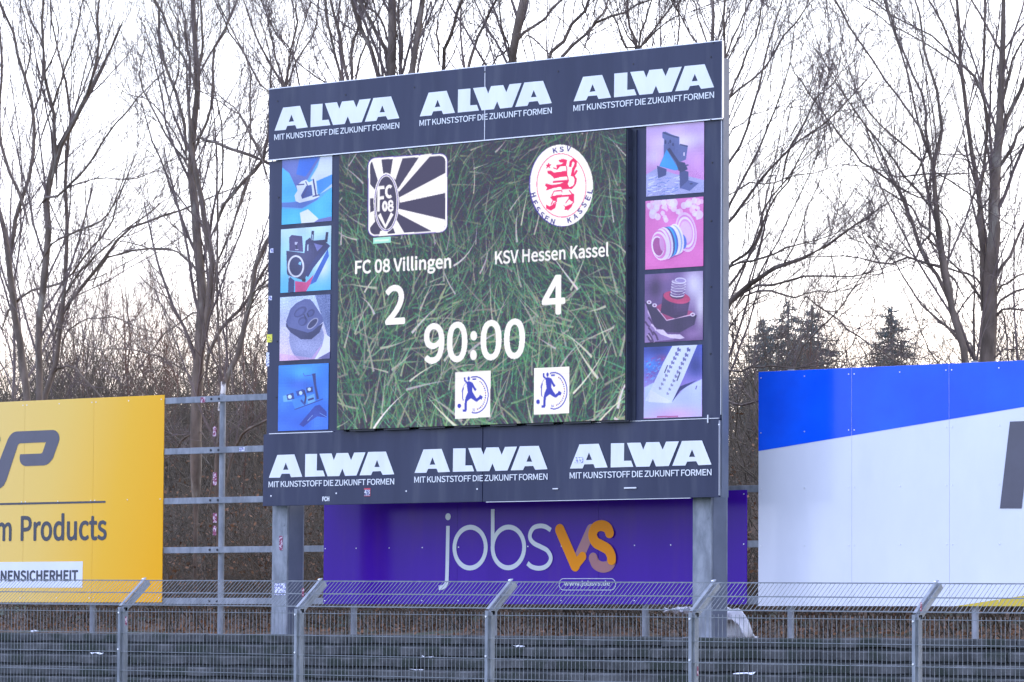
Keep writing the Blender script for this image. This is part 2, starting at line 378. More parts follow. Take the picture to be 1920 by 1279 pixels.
# ================================================================== SCOREBOARD
YP = 0.0        # front of top / bottom panels
YS = .03        # front of side panels
YL = -.09       # front of the screen
sb = thing('scoreboard', 'tall dark blue scoreboard on two steel posts, lit grass screen reading 2 4 90:00', 'scoreboard', (-.45, 0, -.02))
def rect(P, Y):
    q = [at(x, y, Y) for x, y in P]; xs_ = sorted(p[0] for p in q); zs_ = sorted(p[1] for p in q)
    return (xs_[0]+xs_[1])/2, (xs_[2]+xs_[3])/2, (zs_[0]+zs_[1])/2, (zs_[2]+zs_[3])/2
TX0, TX1, TZ0, TZ1 = -4.115, 3.20, 6.175, 7.095
BX0, BX1, BZ0, BZ1 = -4.15, 3.165, 1.655, 2.585
SEAM = -.46
def panel(x0, x1, z0, z1, y0, th=.035, name='panel', m=None):
    o = MB().box(x0, x1, y0, y0+th, z0, z1).put(name, m or M_NAVY, sb, bevel=.003); return o
panel(TX0, SEAM-.006, TZ0, TZ1, YP); panel(SEAM+.006, TX1, TZ0, TZ1, YP)
panel(BX0, SEAM-.004, BZ0, BZ1, YP); panel(SEAM+.004, BX1, BZ0, BZ1, YP+.004)
# aluminium edge trims
def trim(x0, x1, z0, z1, y0, y1, m=None): MB().box(x0, x1, y0, y1, z0, z1).put('edge_trim', m or M_EDGE, sb)
trim(TX0, TX1, TZ1+.001, TZ1+.012, YP-.002, YP+.03); trim(TX0, TX1, TZ0-.016, TZ0-.002, YP-.002, YP+.025)
trim(TX1+.002, TX1+.008, TZ0, TZ1, YP-.002, YP+.03); trim(SEAM-.0045, SEAM+.0045, TZ0, TZ1, YP-.003, YP+.02)
trim(BX0+.1, -2.95, BZ1+.002, BZ1+.012, YP-.002, YP+.02); trim(1.1, BX1, BZ1+.002, BZ1+.010, YP-.002, YP+.02)
trim(BX1+.002, BX1+.006, BZ0+.02, BZ1-.02, YP, YP+.03); trim(-.4, 2.75, BZ0-.008, BZ0-.001, YP-.001, YP+.02)
# side panels
LX0, LX1, LZ0, LZ1 = *sorted((at(509, 500, YS)[0], at(636, 500, YL)[0]+.06)), 0, 0
sl0 = at(506, 500, YS)[0]; scr = rect([(636.5, 291.5), (1175, 240), (1170.5, 787.5), (631, 806)], YL)
SX0, SX1, SZ0, SZ1 = scr
panel(-4.13, SX0+.05, BZ1-.02, TZ0-.02, YS+.006, .03, 'side_panel'); panel(SX1-.05, 3.165, BZ1-.02, TZ0-.02, YS+.006, .03, 'side_panel')
trim(3.168, 3.176, BZ1+.05, TZ0-.03, YS, YS+.03)
# screen housing + bracket with screws
MB().box(SX0, SX1, YL+.004, .22, SZ0, SZ1).put('screen_housing', M_LED_EDGE, sb)
MB().box(SX1+.002, SX1+.014, YL+.01, YS+.02, SZ0-.01, SZ1-.01).box(SX1+.014, SX1+.075, YS-.012, YS+.004, SZ0-.01, SZ1-.01).put('screen_bracket', M_BRACK, sb)
for i in range(6):
    zc = SZ0+.35+i*(SZ1-SZ0-.6)/5; MB().tube((SX1+.014, YL+.055, zc), (SX1+.022, YL+.055, zc), .013).put('bolt', M_BLACK, sb)
for i in range(8):    # black strips for the shadow line and small gaps under the screen modules
    xx = SX0+.2+i*(SX1-SX0)/8; MB().box(xx, xx+.42, YL+.02, YL+.05, SZ0-.022, SZ0-.002).put('shadow_strip', M_BLACK, sb)
# backing frame, posts
MB().box(-4.05, 3.1, .09, .15, BZ0+.1, TZ1-.1).put('back_sheet', M_GREYP, sb)
MB().box(3.182, 3.197, .036, .155, BZ0-.0, TZ1-.20).put('side_sheet', M_GREYP, sb)
def post(xl, xr, ztop):
    h = MB(); y0, y1 = .17, .50; t = .02
    h.box(xl, xr, y0, y0+t, -.1, ztop); h.box(xl, xr, y1-t, y1, -.1, ztop); h.box(xr-t-.001, xr-.001, y0+t, y1-t, -.1, ztop); h.box(xl+.001, xl+t, y0+t, y1-t, -.1, ztop)
    p = h.put('post', M_GALV, sb, bevel=.004)
    MB().box(xl-.08, xr+.08, y0-.08, y1+.08, -.05, -.0).put('base_plate', M_GALV, p)
    return p
pxl = at(509.5, 1080, .17)[0]; pxr = at(537.5, 1080, .17)[0]; pL = post(pxl, pxr, TZ1-.4)
qxl = at(1298.5, 1080, .17)[0]; qxr = at(1333.5, 1080, .17)[0]; pR = post(qxl, qxr, TZ1-.4)
# grey skin darkening the posts' right sides, shade put into the colour
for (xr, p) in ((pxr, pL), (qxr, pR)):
    MB().box(xr+.001, xr+.006, .20, .47, -.02, BZ0+1).put('side_shade', M_GREYP, p)
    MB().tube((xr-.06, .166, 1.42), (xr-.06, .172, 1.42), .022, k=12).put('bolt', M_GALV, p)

# ---- lettering of the panels
c7 = crop(500, 170, 7.385)
A1 = [[(107, 560), (225, 238), (462, 213), (570, 512), (415, 530), (395, 482), (285, 492), (262, 546)], [(305, 437), (342, 335), (378, 428)]]
A2 = [[(607, 510), (612, 197), (775, 183), (770, 412), (858, 405), (885, 482)]]
A3 = [[(808, 178), (975, 162), (1007, 252), (1045, 153), (1205, 138), (1245, 235), (1288, 128), (1445, 112), (1320, 440), (1163, 457), (1125, 360), (1083, 465), (920, 480)]]
A4 = [[(1362, 435), (1482, 105), (1728, 82), (1842, 385), (1682, 405), (1655, 355), (1545, 368), (1522, 420)], [(1568, 305), (1605, 207), (1642, 300)]]
base = at(*c7(107, 560), YP); endx = at(*c7(1842, 385), YP)[0]; W0 = endx-base[0]
def logo(ax, az, width, Y):
    k = width/W0; sh = []
    for g in (A1, A2, A3, A4):
        sh.append([[(ax+(at(*c7(*p), YP)[0]-base[0])*k, az+(at(*c7(*p), YP)[1]-base[1])*k) for p in l] for l in g])
    joined('logo_lettering', sh, Y, M_WHITE, sb)
    t0 = at(*c7(103, 693), YP); t1 = at(*c7(103, 610), YP); x1 = at(*c7(1842, 530), YP)[0]
    lettering('MIT KUNSTSTOFF DIE ZUKUNFT FORMEN', ax+(t0[0]-base[0])*k, ax+(x1-base[0])*k, az+(t0[1]-base[1])*k, az+(t1[1]-base[1])*k, Y, M_WHITE, sb, bold=.016, spacing=.96)
for (lx, ly), (rx_, ry_) in (((515.1, 245.4), (749.1, 223.6)), ((787.4, 218.5), (1035, 193.8)), ((1075.9, 190.3), (1339.2, 162.6)),
                             ((504.4, 896), (739.5, 887.8)), ((777.6, 886.9), (1027, 879.4)), ((1069, 878.7), (1334.4, 871.5))):
    a = at(lx, ly, YP); b = at(rx_, ry_, YP); logo(a[0], a[1], b[0]-a[0], YP-.004)
# stickers
def sticker(P, Y, m, parent=None, lab=None):
    x0, x1, z0, z1 = rect(P, Y); o = MB().box(x0, x1, Y-.0025, Y-.0005, z0, z1).put('sticker', m, parent or sb)
    return o
def box4(x0, y0, x1, y1): return [(x0, y0), (x1, y0), (x1, y1), (x0, y1)]
x0, x1, z0, z1 = rect(box4(604.8, 931, 618, 940), YP); lettering('FCH', x0, x1, z0, z1, YP-.005, M_WHITE, sb, bold=.06)
sticker(box4(683, 915.4, 694.5, 930.5), YP-.001, M_RED); x0, x1, z0, z1 = rect(box4(683.4, 918.2, 694.1, 922.8), YP)
MB().box(x0, x1, YP-.0045, YP-.0038, z0-.045, z1).put('sticker', M_STK, sb)
lettering('FCS', x0, x1, z0, z1, YP-.0055, M_TEXTDARK, sb, bold=.02); lettering('NZS', x0, x1, z0-.042, z0-.008, YP-.0055, M_TEXTDARK, sb, bold=.02)
st = sticker(box4(1078, 857.5, 1093.5, 868), YP-.006, M_STK)
sticker(box4(506.5, 466, 513, 474), YS+.005, M_STK); sticker(box4(504, 555, 510, 563), YS+.005, M_STK); sticker(box4(500.5, 627, 510.5, 642), YS+.005, M_STKY); sticker(box4(499.5, 661, 505, 687), YS+.005, M_STK)
# rivets and little marks on the panels
rv = []
for (x, y) in ((520.5, 190), (648, 178), (777, 164), (909, 135), (1046.5, 134), (1187.5, 120), (1337, 81), (1333, 107), (508.5, 930), (630.8, 925), (762, 921), (895, 917), (1344, 876), (1348.5, 796), (519, 370), (516, 640), (515, 745), (1332.3, 304.5), (1330.5, 414), (1330, 537.5), (1329, 663), (1333, 225)):
    xx, z = at(x, y, YP); b_ = y > 880 or y == 796
    MB().tube((xx, YP-.006 if (y < 230 or b_) else YS-.002, z), (xx, YP if (y < 230 or b_) else YS+.008, z), .011, k=8).put('rivet', M_SCREW if b_ else M_BLACK, sb)
for P in (box4(1171, 913.6, 1194, 916.2), box4(1037, 915.5, 1047, 917.5), box4(1327, 778, 1329, 793)):
    x0, x1, z0, z1 = rect(P, YP); MB().box(x0, x1, YP-.012, YP, z0, z1).put('panel_clip', M_EDGE, sb)

# ---- posters
def uvmap(x0, x1, z0, z1, Y, cr):
    def f(x, y):
        X, Z = at(*cr(x, y), Y); return (X-x0)/(x1-x0), (z1-Z)/(z1-z0)
    return f
cA = crop(490, 270, 4.567); cB = crop(490, 540, 4.567); cC = crop(1130, 220, 4.412); cD = crop(1130, 500, 4.412)
def poster(P, cr, draw, bg):
    x0, x1, z0, z1 = rect([cr(*p) for p in P], YS)
    c = Canvas(240, 280, uvmap(x0, x1, z0, z1, YS, cr), bg); draw(c); c.blur(1)
    lf = rng.normal(0, 9, (7, 6)); lf = np.kron(lf, np.ones((40, 40))); t9 = c.a.copy(); c.a[:] = lf[..., None]; c.blur(1)
    for _ in range(3): c.a = (np.roll(c.a, 13, 0)+np.roll(c.a, -13, 0)+np.roll(c.a, 13, 1)+np.roll(c.a, -13, 1))/4
    c.a = t9+c.a*1.4; c.noise(5)
    picture('poster', x0, x1, z0, z1, YS-.002, imgmat('poster_print', c.image('poster', 1)), sb)
def d1(c):
    c.poly((95, 110, 190), [(180, 90), (520, 90), (400, 300), (300, 400), (180, 200)]).poly((40, 110, 225), [(330, 110), (500, 95), (380, 280), (300, 260)])
    c.poly((215, 225, 250), [(510, 100), (620, 90), (615, 270), (480, 320), (420, 300), (480, 200)]).blur(6)
    c.poly((75, 185, 245), [(170, 195), (240, 250), (310, 400), (280, 500), (170, 500)]).poly((60, 150, 235), [(470, 320), (610, 260), (605, 340), (500, 430)])
    c.poly((190, 215, 250), [(500, 430), (605, 340), (605, 370), (520, 420)]).poly((85, 120, 200), [(170, 505), (300, 495), (500, 440), (480, 480), (350, 550), (170, 540)])
    c.poly((70, 190, 245), [(170, 555), (350, 560), (500, 470), (610, 370), (610, 640), (500, 650), (390, 560), (330, 590), (345, 700), (170, 700)])
    c.poly((235, 240, 250), [(330, 590), (400, 558), (490, 640), (470, 670), (345, 690)]).poly((110, 115, 190), [(490, 645), (600, 620), (600, 665), (440, 680)]).blur(2)
    c.poly((225, 232, 245), [(285, 440), (310, 400), (300, 360), (345, 320), (385, 305), (410, 330), (470, 290), (480, 420), (500, 450), (450, 475), (330, 505), (295, 490)])
    c.poly((60, 85, 160), [(340, 440), (385, 360), (430, 350), (440, 440), (380, 460), (350, 470)]).line((60, 60, 120), 5, [(310, 350), (370, 345)]).line((60, 60, 130), 7, [(445, 300), (470, 450)]).line((70, 70, 130), 4, [(380, 320), (400, 365), (350, 460)]).line((70, 70, 130), 5, [(440, 450), (500, 435)])
def d2(c):
    c.grad((205, 235, 250), (90, 190, 240)).blob((235, 245, 252), 520, 1050, 90, 120)
    c.poly((50, 100, 200), [(410, 1210), (570, 900), (580, 960), (470, 1180)])
    c.poly((45, 45, 95), [(380, 830), (420, 800), (430, 830), (545, 820), (560, 850), (440, 1030), (380, 1140), (370, 930)]).poly((120, 120, 190), [(450, 850), (530, 870), (480, 920)])
    c.line((40, 40, 85), 12, [(435, 840), (442, 745)]).line((40, 40, 85), 12, [(555, 840), (565, 755)]).line((190, 215, 245), 5, [(398, 915), (400, 860)]).line((190, 215, 245), 4, [(436, 825), (439, 775)])
    c.line((45, 50, 110), 22, [(575, 860), (500, 960), (430, 1050), (385, 1130)])
    c.poly((70, 60, 115), [(240, 800), (260, 780), (350, 790), (360, 925), (240, 915)]).poly((190, 190, 220), [(288, 840), (315, 840), (300, 865), (288, 862)]).line((40, 40, 80), 8, [(300, 865), (305, 900)]).line((200, 200, 230), 3, [(290, 905), (318, 905)])
    c.poly((50, 50, 95), [(215, 915), (378, 935), (380, 1175), (230, 1125), (220, 1110)]).ell((215, 215, 230), 297, 1048, 71, 96).ell((38, 42, 90), 297, 1048, 56, 80).poly((120, 190, 235), [(325, 1010), (345, 1010), (340, 1040), (318, 1030)])
    c.poly((215, 75, 140), [(290, 1175), (385, 1185), (450, 1120), (420, 1200), (380, 1270), (290, 1270)]).poly((35, 60, 120), [(235, 1130), (285, 1170), (280, 1270), (230, 1270)]).line((190, 200, 235), 9, [(235, 1140), (245, 1142)]).line((20, 20, 50), 12, [(350, 1165), (380, 1170)])
def d3(c):
    c.grad((195, 215, 250), (225, 200, 235)); c.poly((110, 125, 180), [(460, 60), (600, 50), (600, 420), (580, 450), (520, 250)]); c.noise(26)
    c.ell((150, 155, 205), 390, 440, 150, 190).noise(22).poly((228, 228, 245), [(600, 430), (580, 560), (440, 640), (520, 500), (545, 390)]).poly((105, 100, 160), [(480, 605), (590, 545), (590, 610)]).poly((225, 160, 215), [(150, 560), (430, 600), (530, 470), (440, 640), (150, 640)], .5)
    c.poly((52, 56, 105), [(212, 300), (300, 340), (400, 385), (530, 300), (500, 380), (430, 440), (340, 440), (250, 380), (212, 330)])
    c.poly((92, 100, 160), [(212, 290), (250, 180), (300, 130), (370, 95), (420, 97), (450, 130), (520, 240), (530, 290), (440, 370), (400, 385), (370, 375), (235, 335)])
    for a in ((335, 205, 62, 36, -.65), (425, 215, 38, 28, -.8), (357, 285, 42, 38, -.8)): c.ell((62, 68, 125), *a).ell((80, 88, 150), a[0]-6, a[1]+4, a[2]*.75, a[3]*.6, a[4])
    c.ell((165, 165, 200), 440, 305, 62, 30, -.8).ell((50, 52, 98), 440, 305, 52, 22, -.8).line((40, 45, 90), 5, [(365, 225), (385, 265)]).line((40, 45, 90), 5, [(392, 215), (408, 250)])
def d4(c):
    c.grad((35, 130, 235), (45, 110, 230)).blob((70, 180, 250), 350, 720, 200, 80, .7).blob((30, 70, 190), 330, 830, 120, 60, .6).blob((25, 80, 200), 300, 1150, 180, 60, .4)
    c.poly((95, 165, 240), [(185, 925), (260, 905), (270, 970), (190, 975)]).poly((25, 50, 130), [(215, 915), (275, 895), (285, 950), (225, 962)]).ell((190, 220, 240), 245, 932, 17, 17)
    c.poly((60, 140, 235), [(260, 960), (440, 900), (470, 970), (290, 1040)]).poly((25, 60, 150), [(295, 885), (360, 865), (370, 910), (310, 925)]).ell((200, 225, 240), 338, 900, 15, 17).poly((22, 50, 130), [(385, 855), (440, 845), (442, 890), (390, 900)]).ell((205, 228, 240), 412, 868, 15, 15)
    c.line((20, 30, 100), 8, [(365, 875), (382, 935), (372, 990)]).line((30, 70, 160), 8, [(340, 960), (375, 1000)]).poly((110, 175, 240), [(390, 935), (455, 905), (462, 975), (400, 992)]).line((22, 40, 120), 8, [(400, 960), (450, 945)])
    c.poly((28, 48, 125), [(435, 735), (465, 730), (470, 830), (495, 950), (475, 955), (455, 850)]).line((50, 90, 200), 4, [(360, 730), (370, 755), (435, 745)]).line((30, 60, 150), 4, [(285, 1042), (440, 985), (530, 950)])
    c.poly((28, 60, 165), [(460, 1010), (500, 1000), (560, 1060), (560, 1110), (480, 1100), (420, 1140), (360, 1190), (325, 1170)]).line((170, 200, 245), 2, [(395, 1140), (440, 1090)]).line((120, 170, 240), 2, [(500, 1070), (560, 1105)])
def d5(c):
    c.grad((205, 175, 235), (200, 120, 200)).blob((235, 225, 250), 650, 200, 260, 60, .8).blob((235, 225, 250), 420, 330, 90, 90, .6).poly((165, 165, 220), [(350, 480), (450, 420), (600, 470), (720, 490), (840, 520), (840, 660), (350, 670)]); c.noise(18, (350, 480, 850, 670))
    for i in range(40):
        x = rng.uniform(360, 620); y = rng.uniform(500, 650); c.line((225, 230, 250) if i % 2 else (90, 120, 200), 2, [(x, y), (x+rng.uniform(15, 60), y+rng.uniform(-25, 15))])
    c.poly((60, 70, 130), [(450, 400), (530, 430), (525, 480), (460, 505)]).poly((60, 70, 130), [(635, 430), (710, 450), (710, 575), (640, 590)]).poly((85, 95, 160), [(710, 520), (795, 545), (720, 610), (640, 585)]).ell((50, 60, 110), 733, 550, 14, 7)
    c.poly((88, 100, 160), [(495, 125), (520, 118), (565, 140), (635, 165), (635, 225), (705, 240), (690, 350), (640, 370), (620, 440), (470, 400), (505, 320), (508, 180), (495, 170)])
    c.poly((50, 155, 235), [(505, 325), (530, 265), (545, 290), (630, 430), (600, 440), (470, 405)]).line((45, 50, 100), 12, [(545, 260), (620, 370), (640, 440)]).poly((40, 50, 100), [(620, 365), (680, 375), (705, 430), (640, 460)])
    for q in ((520, 205, 8, 18), (560, 200, 8, 14), (583, 225, 7, 14), (545, 215, 5, 6)): c.ell((40, 50, 105), *q)
    c.poly((230, 215, 245), [(668, 290), (680, 290), (678, 320), (668, 318)]).line((50, 60, 110), 6, [(500, 125), (560, 150), (630, 168)]).line((50, 60, 110), 5, [(640, 225), (705, 240)]).line((50, 60, 110), 5, [(680, 400), (710, 395)])
def d6(c):
    c.grad((225, 120, 200), (220, 100, 185)).blob((240, 180, 225), 420, 740, 60, 40, .6)
    for i in range(46):
        x = rng.uniform(380, 830); y = 690+abs(rng.normal(0, 1))*90; r = rng.uniform(10, 34); c.ell((235, 225, 250) if i % 3 else (245, 205, 240), x, y, r, r*1.15, al=.75)
    c.blur(1)
    for r, col in ((1, (230, 190, 235)), (.88, (215, 130, 205)), (.78, (235, 215, 245)), (.66, (220, 145, 210)), (.55, (225, 180, 235))): c.ell(col, 690, 950, 88*r, 165*r, -.12)
    c.ell((80, 110, 210), 665, 1030, 30, 60, -.1)
    for dx, r, col in ((0, 1, (235, 225, 250)), (-10, .93, (150, 170, 230)), (-22, .96, (240, 230, 250)), (-45, .95, (70, 110, 215)), (-60, .98, (60, 170, 235)), (-75, 1, (85, 75, 150)), (-90, 1.02, (235, 225, 250)), (-105, 1, (225, 150, 215)), (-115, 1, (240, 225, 250)), (-128, .95, (220, 130, 200))): c.ell(col, 610+dx, 1010+(-dx)*.35, 62*r, 130*r, -.14)
    c.ell((240, 220, 245), 475, 1065, 70, 120, -.14).ell((225, 130, 205), 468, 1066, 58, 105, -.14).ell((240, 225, 248), 457, 1068, 52, 85, -.14).ell((170, 75, 150), 459, 1070, 42, 76, -.14).ell((215, 150, 210), 490, 1050, 18, 60, -.14).poly((150, 60, 140), [(570, 1160), (690, 1100), (640, 1140), (520, 1190)], .6)
def d7(c):
    c.grad((120, 90, 150), (95, 60, 120)).blob((225, 215, 245), 760, 150, 110, 160, 1).blob((150, 100, 160), 500, 90, 90, 40, .6).blob((60, 35, 80), 440, 180, 60, 110, .9).blob((240, 235, 250), 810, 330, 50, 200, .8).blob((170, 130, 190), 740, 560, 90, 50, .6)
    c.poly((150, 120, 180), [(350, 300), (400, 380), (440, 520), (600, 600), (350, 630)])
    for i in range(14): x = rng.uniform(350, 420); y = rng.uniform(340, 620); c.line((225, 200, 235) if i % 2 else (80, 50, 100), 7, [(x, y), (x+25, y+rng.uniform(20, 50)), (x+40, y+rng.uniform(30, 80))])
    c.poly((55, 35, 80), [(350, 290), (400, 300), (530, 440), (780, 400), (760, 480), (640, 545), (540, 545), (430, 500)]).poly((165, 55, 110), [(440, 330), (500, 300), (740, 370), (760, 395), (530, 440)]).line((235, 195, 225), 4, [(455, 350), (530, 445), (750, 395)])
    c.poly((62, 32, 82), [(500, 220), (720, 290), (700, 400), (600, 430), (480, 380)]).ell((190, 50, 105), 614, 255, 112, 50, .18).ell((75, 35, 80), 615, 235, 62, 36, .1)
    for i in range(11): c.arc((235, 225, 245) if i % 2 == 0 else (130, 100, 160), 4, 632-i*1.2, 118+i*11, 58, 22, 5, 175)
    c.poly((225, 215, 240), [(575, 110), (690, 125), (680, 200), (570, 200)], .5).ell((225, 215, 245), 645, 113, 46, 22, .08).ell((160, 140, 200), 645, 115, 38, 16, .08)
    for i in range(8): c.line((110, 80, 140), 2, [(575, 140+i*13), (625, 150+i*13), (678, 145+i*13)])
    for a in ((430, 320), (385, 295), (745, 397)): c.ell((230, 215, 240), *a, 20, 16).ell((120, 60, 110), *a, 9, 7)
    c.poly((225, 205, 235), [(430, 520), (500, 520), (540, 560), (640, 560), (680, 590), (640, 600), (560, 590), (480, 560)]); c.blur(1)
def d8(c):
    c.grad((60, 80, 190), (205, 150, 220)).blob((25, 45, 130), 450, 680, 130, 60, .9).blob((55, 130, 230), 400, 820, 70, 60, .9).blob((30, 45, 130), 770, 820, 80, 110, .95).blob((130, 50, 110), 490, 750, 60, 30, .5)
    for i in range(60): x = rng.uniform(350, 500); y = rng.uniform(760, 960); c.line((110, 170, 245) if i % 2 else (150, 60, 150), 3, [(x, y), (x+rng.uniform(8, 22), y-rng.uniform(3, 14))])
    c.poly((190, 200, 245), [(560, 1130), (680, 1000), (820, 930), (820, 1245), (340, 1250), (345, 1000), (420, 960)]).blob((215, 165, 225), 600, 1230, 260, 70, .9).blob((200, 225, 250), 420, 1030, 70, 60, .7).blur(4)
    c.poly((40, 45, 110), [(565, 1135), (640, 990), (780, 940), (700, 990), (640, 1030)]).poly((212, 220, 246), [(578, 655), (785, 645), (665, 930), (570, 1130), (350, 1110), (430, 950), (500, 800)]).poly((225, 228, 250), [(395, 1020), (560, 1110), (545, 1130), (380, 1120)])
    for i in range(11):
        t = i/11; x = 632-190*t; y = 690+390*t; s = 1-.35*t
        for (X, Y_) in ((x, y), (x+80, y+(8 if i else 0))):
            if i == 10 and X == x: continue
            k = (95+60*t,)*2+(160+30*t,)
            c.poly(k, [(X-16*s, Y_-14*s), (X-2, Y_-24*s), (X+4*s, Y_-8*s), (X+16*s, Y_-12*s), (X+12*s, Y_+16*s), (X+1, Y_+8*s), (X-12*s, Y_+16*s)])
    c.line((40, 40, 90), 4, [(538, 815), (512, 880)]).line((40, 40, 90), 4, [(642, 875), (615, 945)]).line((90, 80, 150), 4, [(770, 1015), (780, 985)]).line((175, 95, 150), 6, [(450, 1243), (625, 1238)])
poster([(182, 120), (610, 100), (600, 660), (173, 692)], cA, d1, (90, 170, 235)); poster([(170, 733), (600, 698), (594, 1250), (163, 1275)], cA, d2, (150, 210, 245))
poster([(165, 82), (595, 52), (584, 605), (153, 625)], cB, d3, (190, 200, 240)); poster([(152, 662), (582, 645), (568, 1212), (140, 1225)], cB, d4, (40, 120, 230))
poster([(365, 75), (842, 28), (836, 620), (358, 657)], cC, d5, (210, 170, 225)); poster([(357, 692), (836, 657), (830, 1232), (352, 1260)], cC, d6, (225, 110, 195))
poster([(352, 65), (832, 35), (828, 608), (345, 630)], cD, d7, (110, 80, 140)); poster([(343, 668), (825, 645), (820, 1242), (340, 1255)], cD, d8, (120, 120, 200))

# ---- the screen picture
def fscr(cr): return uvmap(SX0, SX1, SZ0, SZ1, YL, cr)
idm = lambda x, y: (x, y)
C = Canvas(1008, 756, fscr(idm), (52, 46, 58))
g = np.random.default_rng(5)
sx0, sx1, sy0, sy1 = 640, 1172, 250, 800
# dark clumps, then blades
for layer, (n, cols, wd, ln) in enumerate(((1500, [(46, 64, 60), (54, 78, 68), (66, 68, 66)], (2, 5), (40, 110)), (1700, [(58, 108, 74), (74, 126, 84), (96, 122, 88), (50, 94, 70)], (2.2, 5.5), (50, 120)),
                                           (950, [(108, 146, 108), (140, 152, 124), (92, 148, 112), (138, 140, 130)], (2.6, 6), (45, 120)), (110, [(196, 198, 186), (168, 176, 160), (206, 200, 208)], (3.5, 7), (50, 120)))):
    for _ in range(n):
        u = g.uniform(-.05, 1.05); v = g.uniform(-.02, 1.06)
        ph = 1.45+.6*math.sin(u*7.3+v*3.1)+.55*math.sin(v*9-u*4.2)+g.normal(0, .55)     # neighbouring blades lean alike
        if g.random() < .10: ph += 1.4
        Ln = g.uniform(*ln)/540*.95*(.7+.5*v); bend = g.normal(0, .34); P = []
        ox, oy = u, v
        for j in range(6):
            a = ph+bend*(j/5-.3); P.append((ox, oy)); ox += math.cos(a)*Ln/5*.75; oy -= math.sin(a)*Ln/5
        col = np.array(cols[g.integers(len(cols))])*g.uniform(.8, 1.15)*(.78+.3*v)
        C.f = lambda a, b: (a, b)
        C.line(col, g.uniform(*wd)*1.12*(.75+.5*v), P, 1, taper=True)
C.blur(1); nrm = g.normal(0, 10, (C.h//3, C.w//3, 3)); C.a += np.kron(nrm, np.ones((3, 3, 1))).astype(np.float32)
WH = (255, 252, 255); DK = (66, 58, 84); PU = (70, 50, 160)
k = crop(660, 270, 6.395); C.f = fscr(k)
def rr(x0, y0, x1, y1, r, sk):      # rounded rect following the photographed slant
    o = []
    for cx, cy, a0 in ((x1-r, y0+r, -90), (x1-r, y1-r, 0), (x0+r, y1-r, 90), (x0+r, y0+r, 180)):
        for a in np.linspace(a0, a0+90, 7): X = cx+r*math.cos(math.radians(a)); o.append((X, cy+r*math.sin(math.radians(a))-sk*(X-x0)))
    return o
C.poly(PU, rr(186, 163, 1146, 1118, 92, .062)).poly(WH, rr(196, 172, 1140, 1110, 86, .062)).poly(DK, rr(216, 194, 1118, 1090, 66, .062))
for q in ([(235, 195), (350, 172), (375, 365), (310, 440)], [(492, 160), (612, 150), (520, 430), (460, 365)], [(820, 130), (965, 112), (560, 575), (545, 545)], [(1122, 345), (1122, 585), (570, 705), (565, 640)],
          [(1112, 905), (1122, 960), (1090, 1050), (955, 1045), (555, 835), (555, 775)], [(625, 1062), (520, 1075), (490, 1000), (535, 910)], [(425, 1090), (325, 1090), (338, 1040), (430, 1045)],
          [(210, 1010), (208, 825), (262, 800), (275, 930)], [(215, 480), (272, 545), (262, 652), (215, 652)]): C.poly(WH, q)
C.ell(WH, 410, 700, 152, 356).ell(PU, 410, 705, 142, 340).ell(WH, 410, 705, 134, 330).ell(DK, 410, 705, 124, 318)
C.line(WH, 9, [(318, 512), (318, 812)]).line(WH, 9, [(310, 525), (388, 518)]).line(WH, 9, [(318, 650), (382, 642)]).arc(WH, 9, 447, 570, 38, 64, 50, 310).arc(WH, 8, 393, 745, 21, 48, 0, 360).arc(WH, 7, 463, 712, 22, 28, 0, 360).arc(WH, 7, 463, 768, 25, 30, 0, 360).line(WH, 12, [(325, 842), (400, 992), (482, 832)])
C.poly((165, 235, 222), [(255, 1128), (463, 1112), (463, 1180), (252, 1196)]).line((225, 250, 235), 5, [(270, 1160), (440, 1150)])
k = crop(960, 260, 7.106); C.f = fscr(k); CR = (238, 20, 98)
C.ell(PU, 652, 628, 426, 548, -.06).ell(WH, 662, 622, 421, 546, -.06).ell(CR, 660, 622, 332, 428, -.05).ell(WH, 660, 622, 325, 420, -.05)
for q in ([(620, 285), (680, 268), (735, 282), (722, 362), (640, 372), (604, 412), (590, 352), (650, 342), (690, 322), (636, 312)], [(470, 430), (520, 425), (560, 452), (640, 440), (735, 425), (742, 500), (640, 512), (562, 532), (520, 482), (480, 465)],
          [(450, 598), (540, 617), (640, 602), (730, 560), (762, 552), (742, 602), (765, 645), (810, 630), (860, 560), (845, 620), (800, 668), (670, 675), (650, 640), (560, 655), (452, 692), (470, 650), (440, 625)],
          [(540, 760), (640, 750), (830, 742), (828, 842), (790, 832), (757, 800), (755, 768), (680, 775), (602, 790), (600, 835), (545, 825), (508, 780)], [(455, 878), (500, 902), (592, 858), (578, 922), (520, 958), (455, 930)],
          [(680, 878), (712, 902), (808, 863), (800, 902), (752, 952), (700, 948), (706, 910)], [(450, 350), (475, 345), (490, 318), (500, 340), (525, 345), (502, 365), (510, 395), (485, 378), (455, 402), (466, 370)]): C.poly(CR, q)
C.line(CR, 9, [(775, 375), (785, 310), (815, 280), (850, 310), (845, 360), (820, 400), (800, 500)]).line(CR, 7, [(868, 420), (825, 490), (852, 540), (840, 600)]).line(CR, 3, [(725, 362), (735, 430)]).line(CR, 3, [(740, 500), (752, 560)]).line(CR, 3, [(550, 385), (580, 400), (610, 400)]).line(CR, 5, [(545, 575), (640, 570), (745, 560)]).line(CR, 3, [(650, 690), (560, 700), (532, 760)]).line(CR, 3, [(660, 680), (668, 715)]).line(CR, 3, [(760, 685), (800, 735), (825, 745)]).line(CR, 3, [(600, 835), (560, 860), (545, 880)]).line(CR, 3, [(545, 830), (520, 880)]).line(CR, 3, [(760, 800), (715, 860)]).line(CR, 3, [(828, 842), (800, 870)])
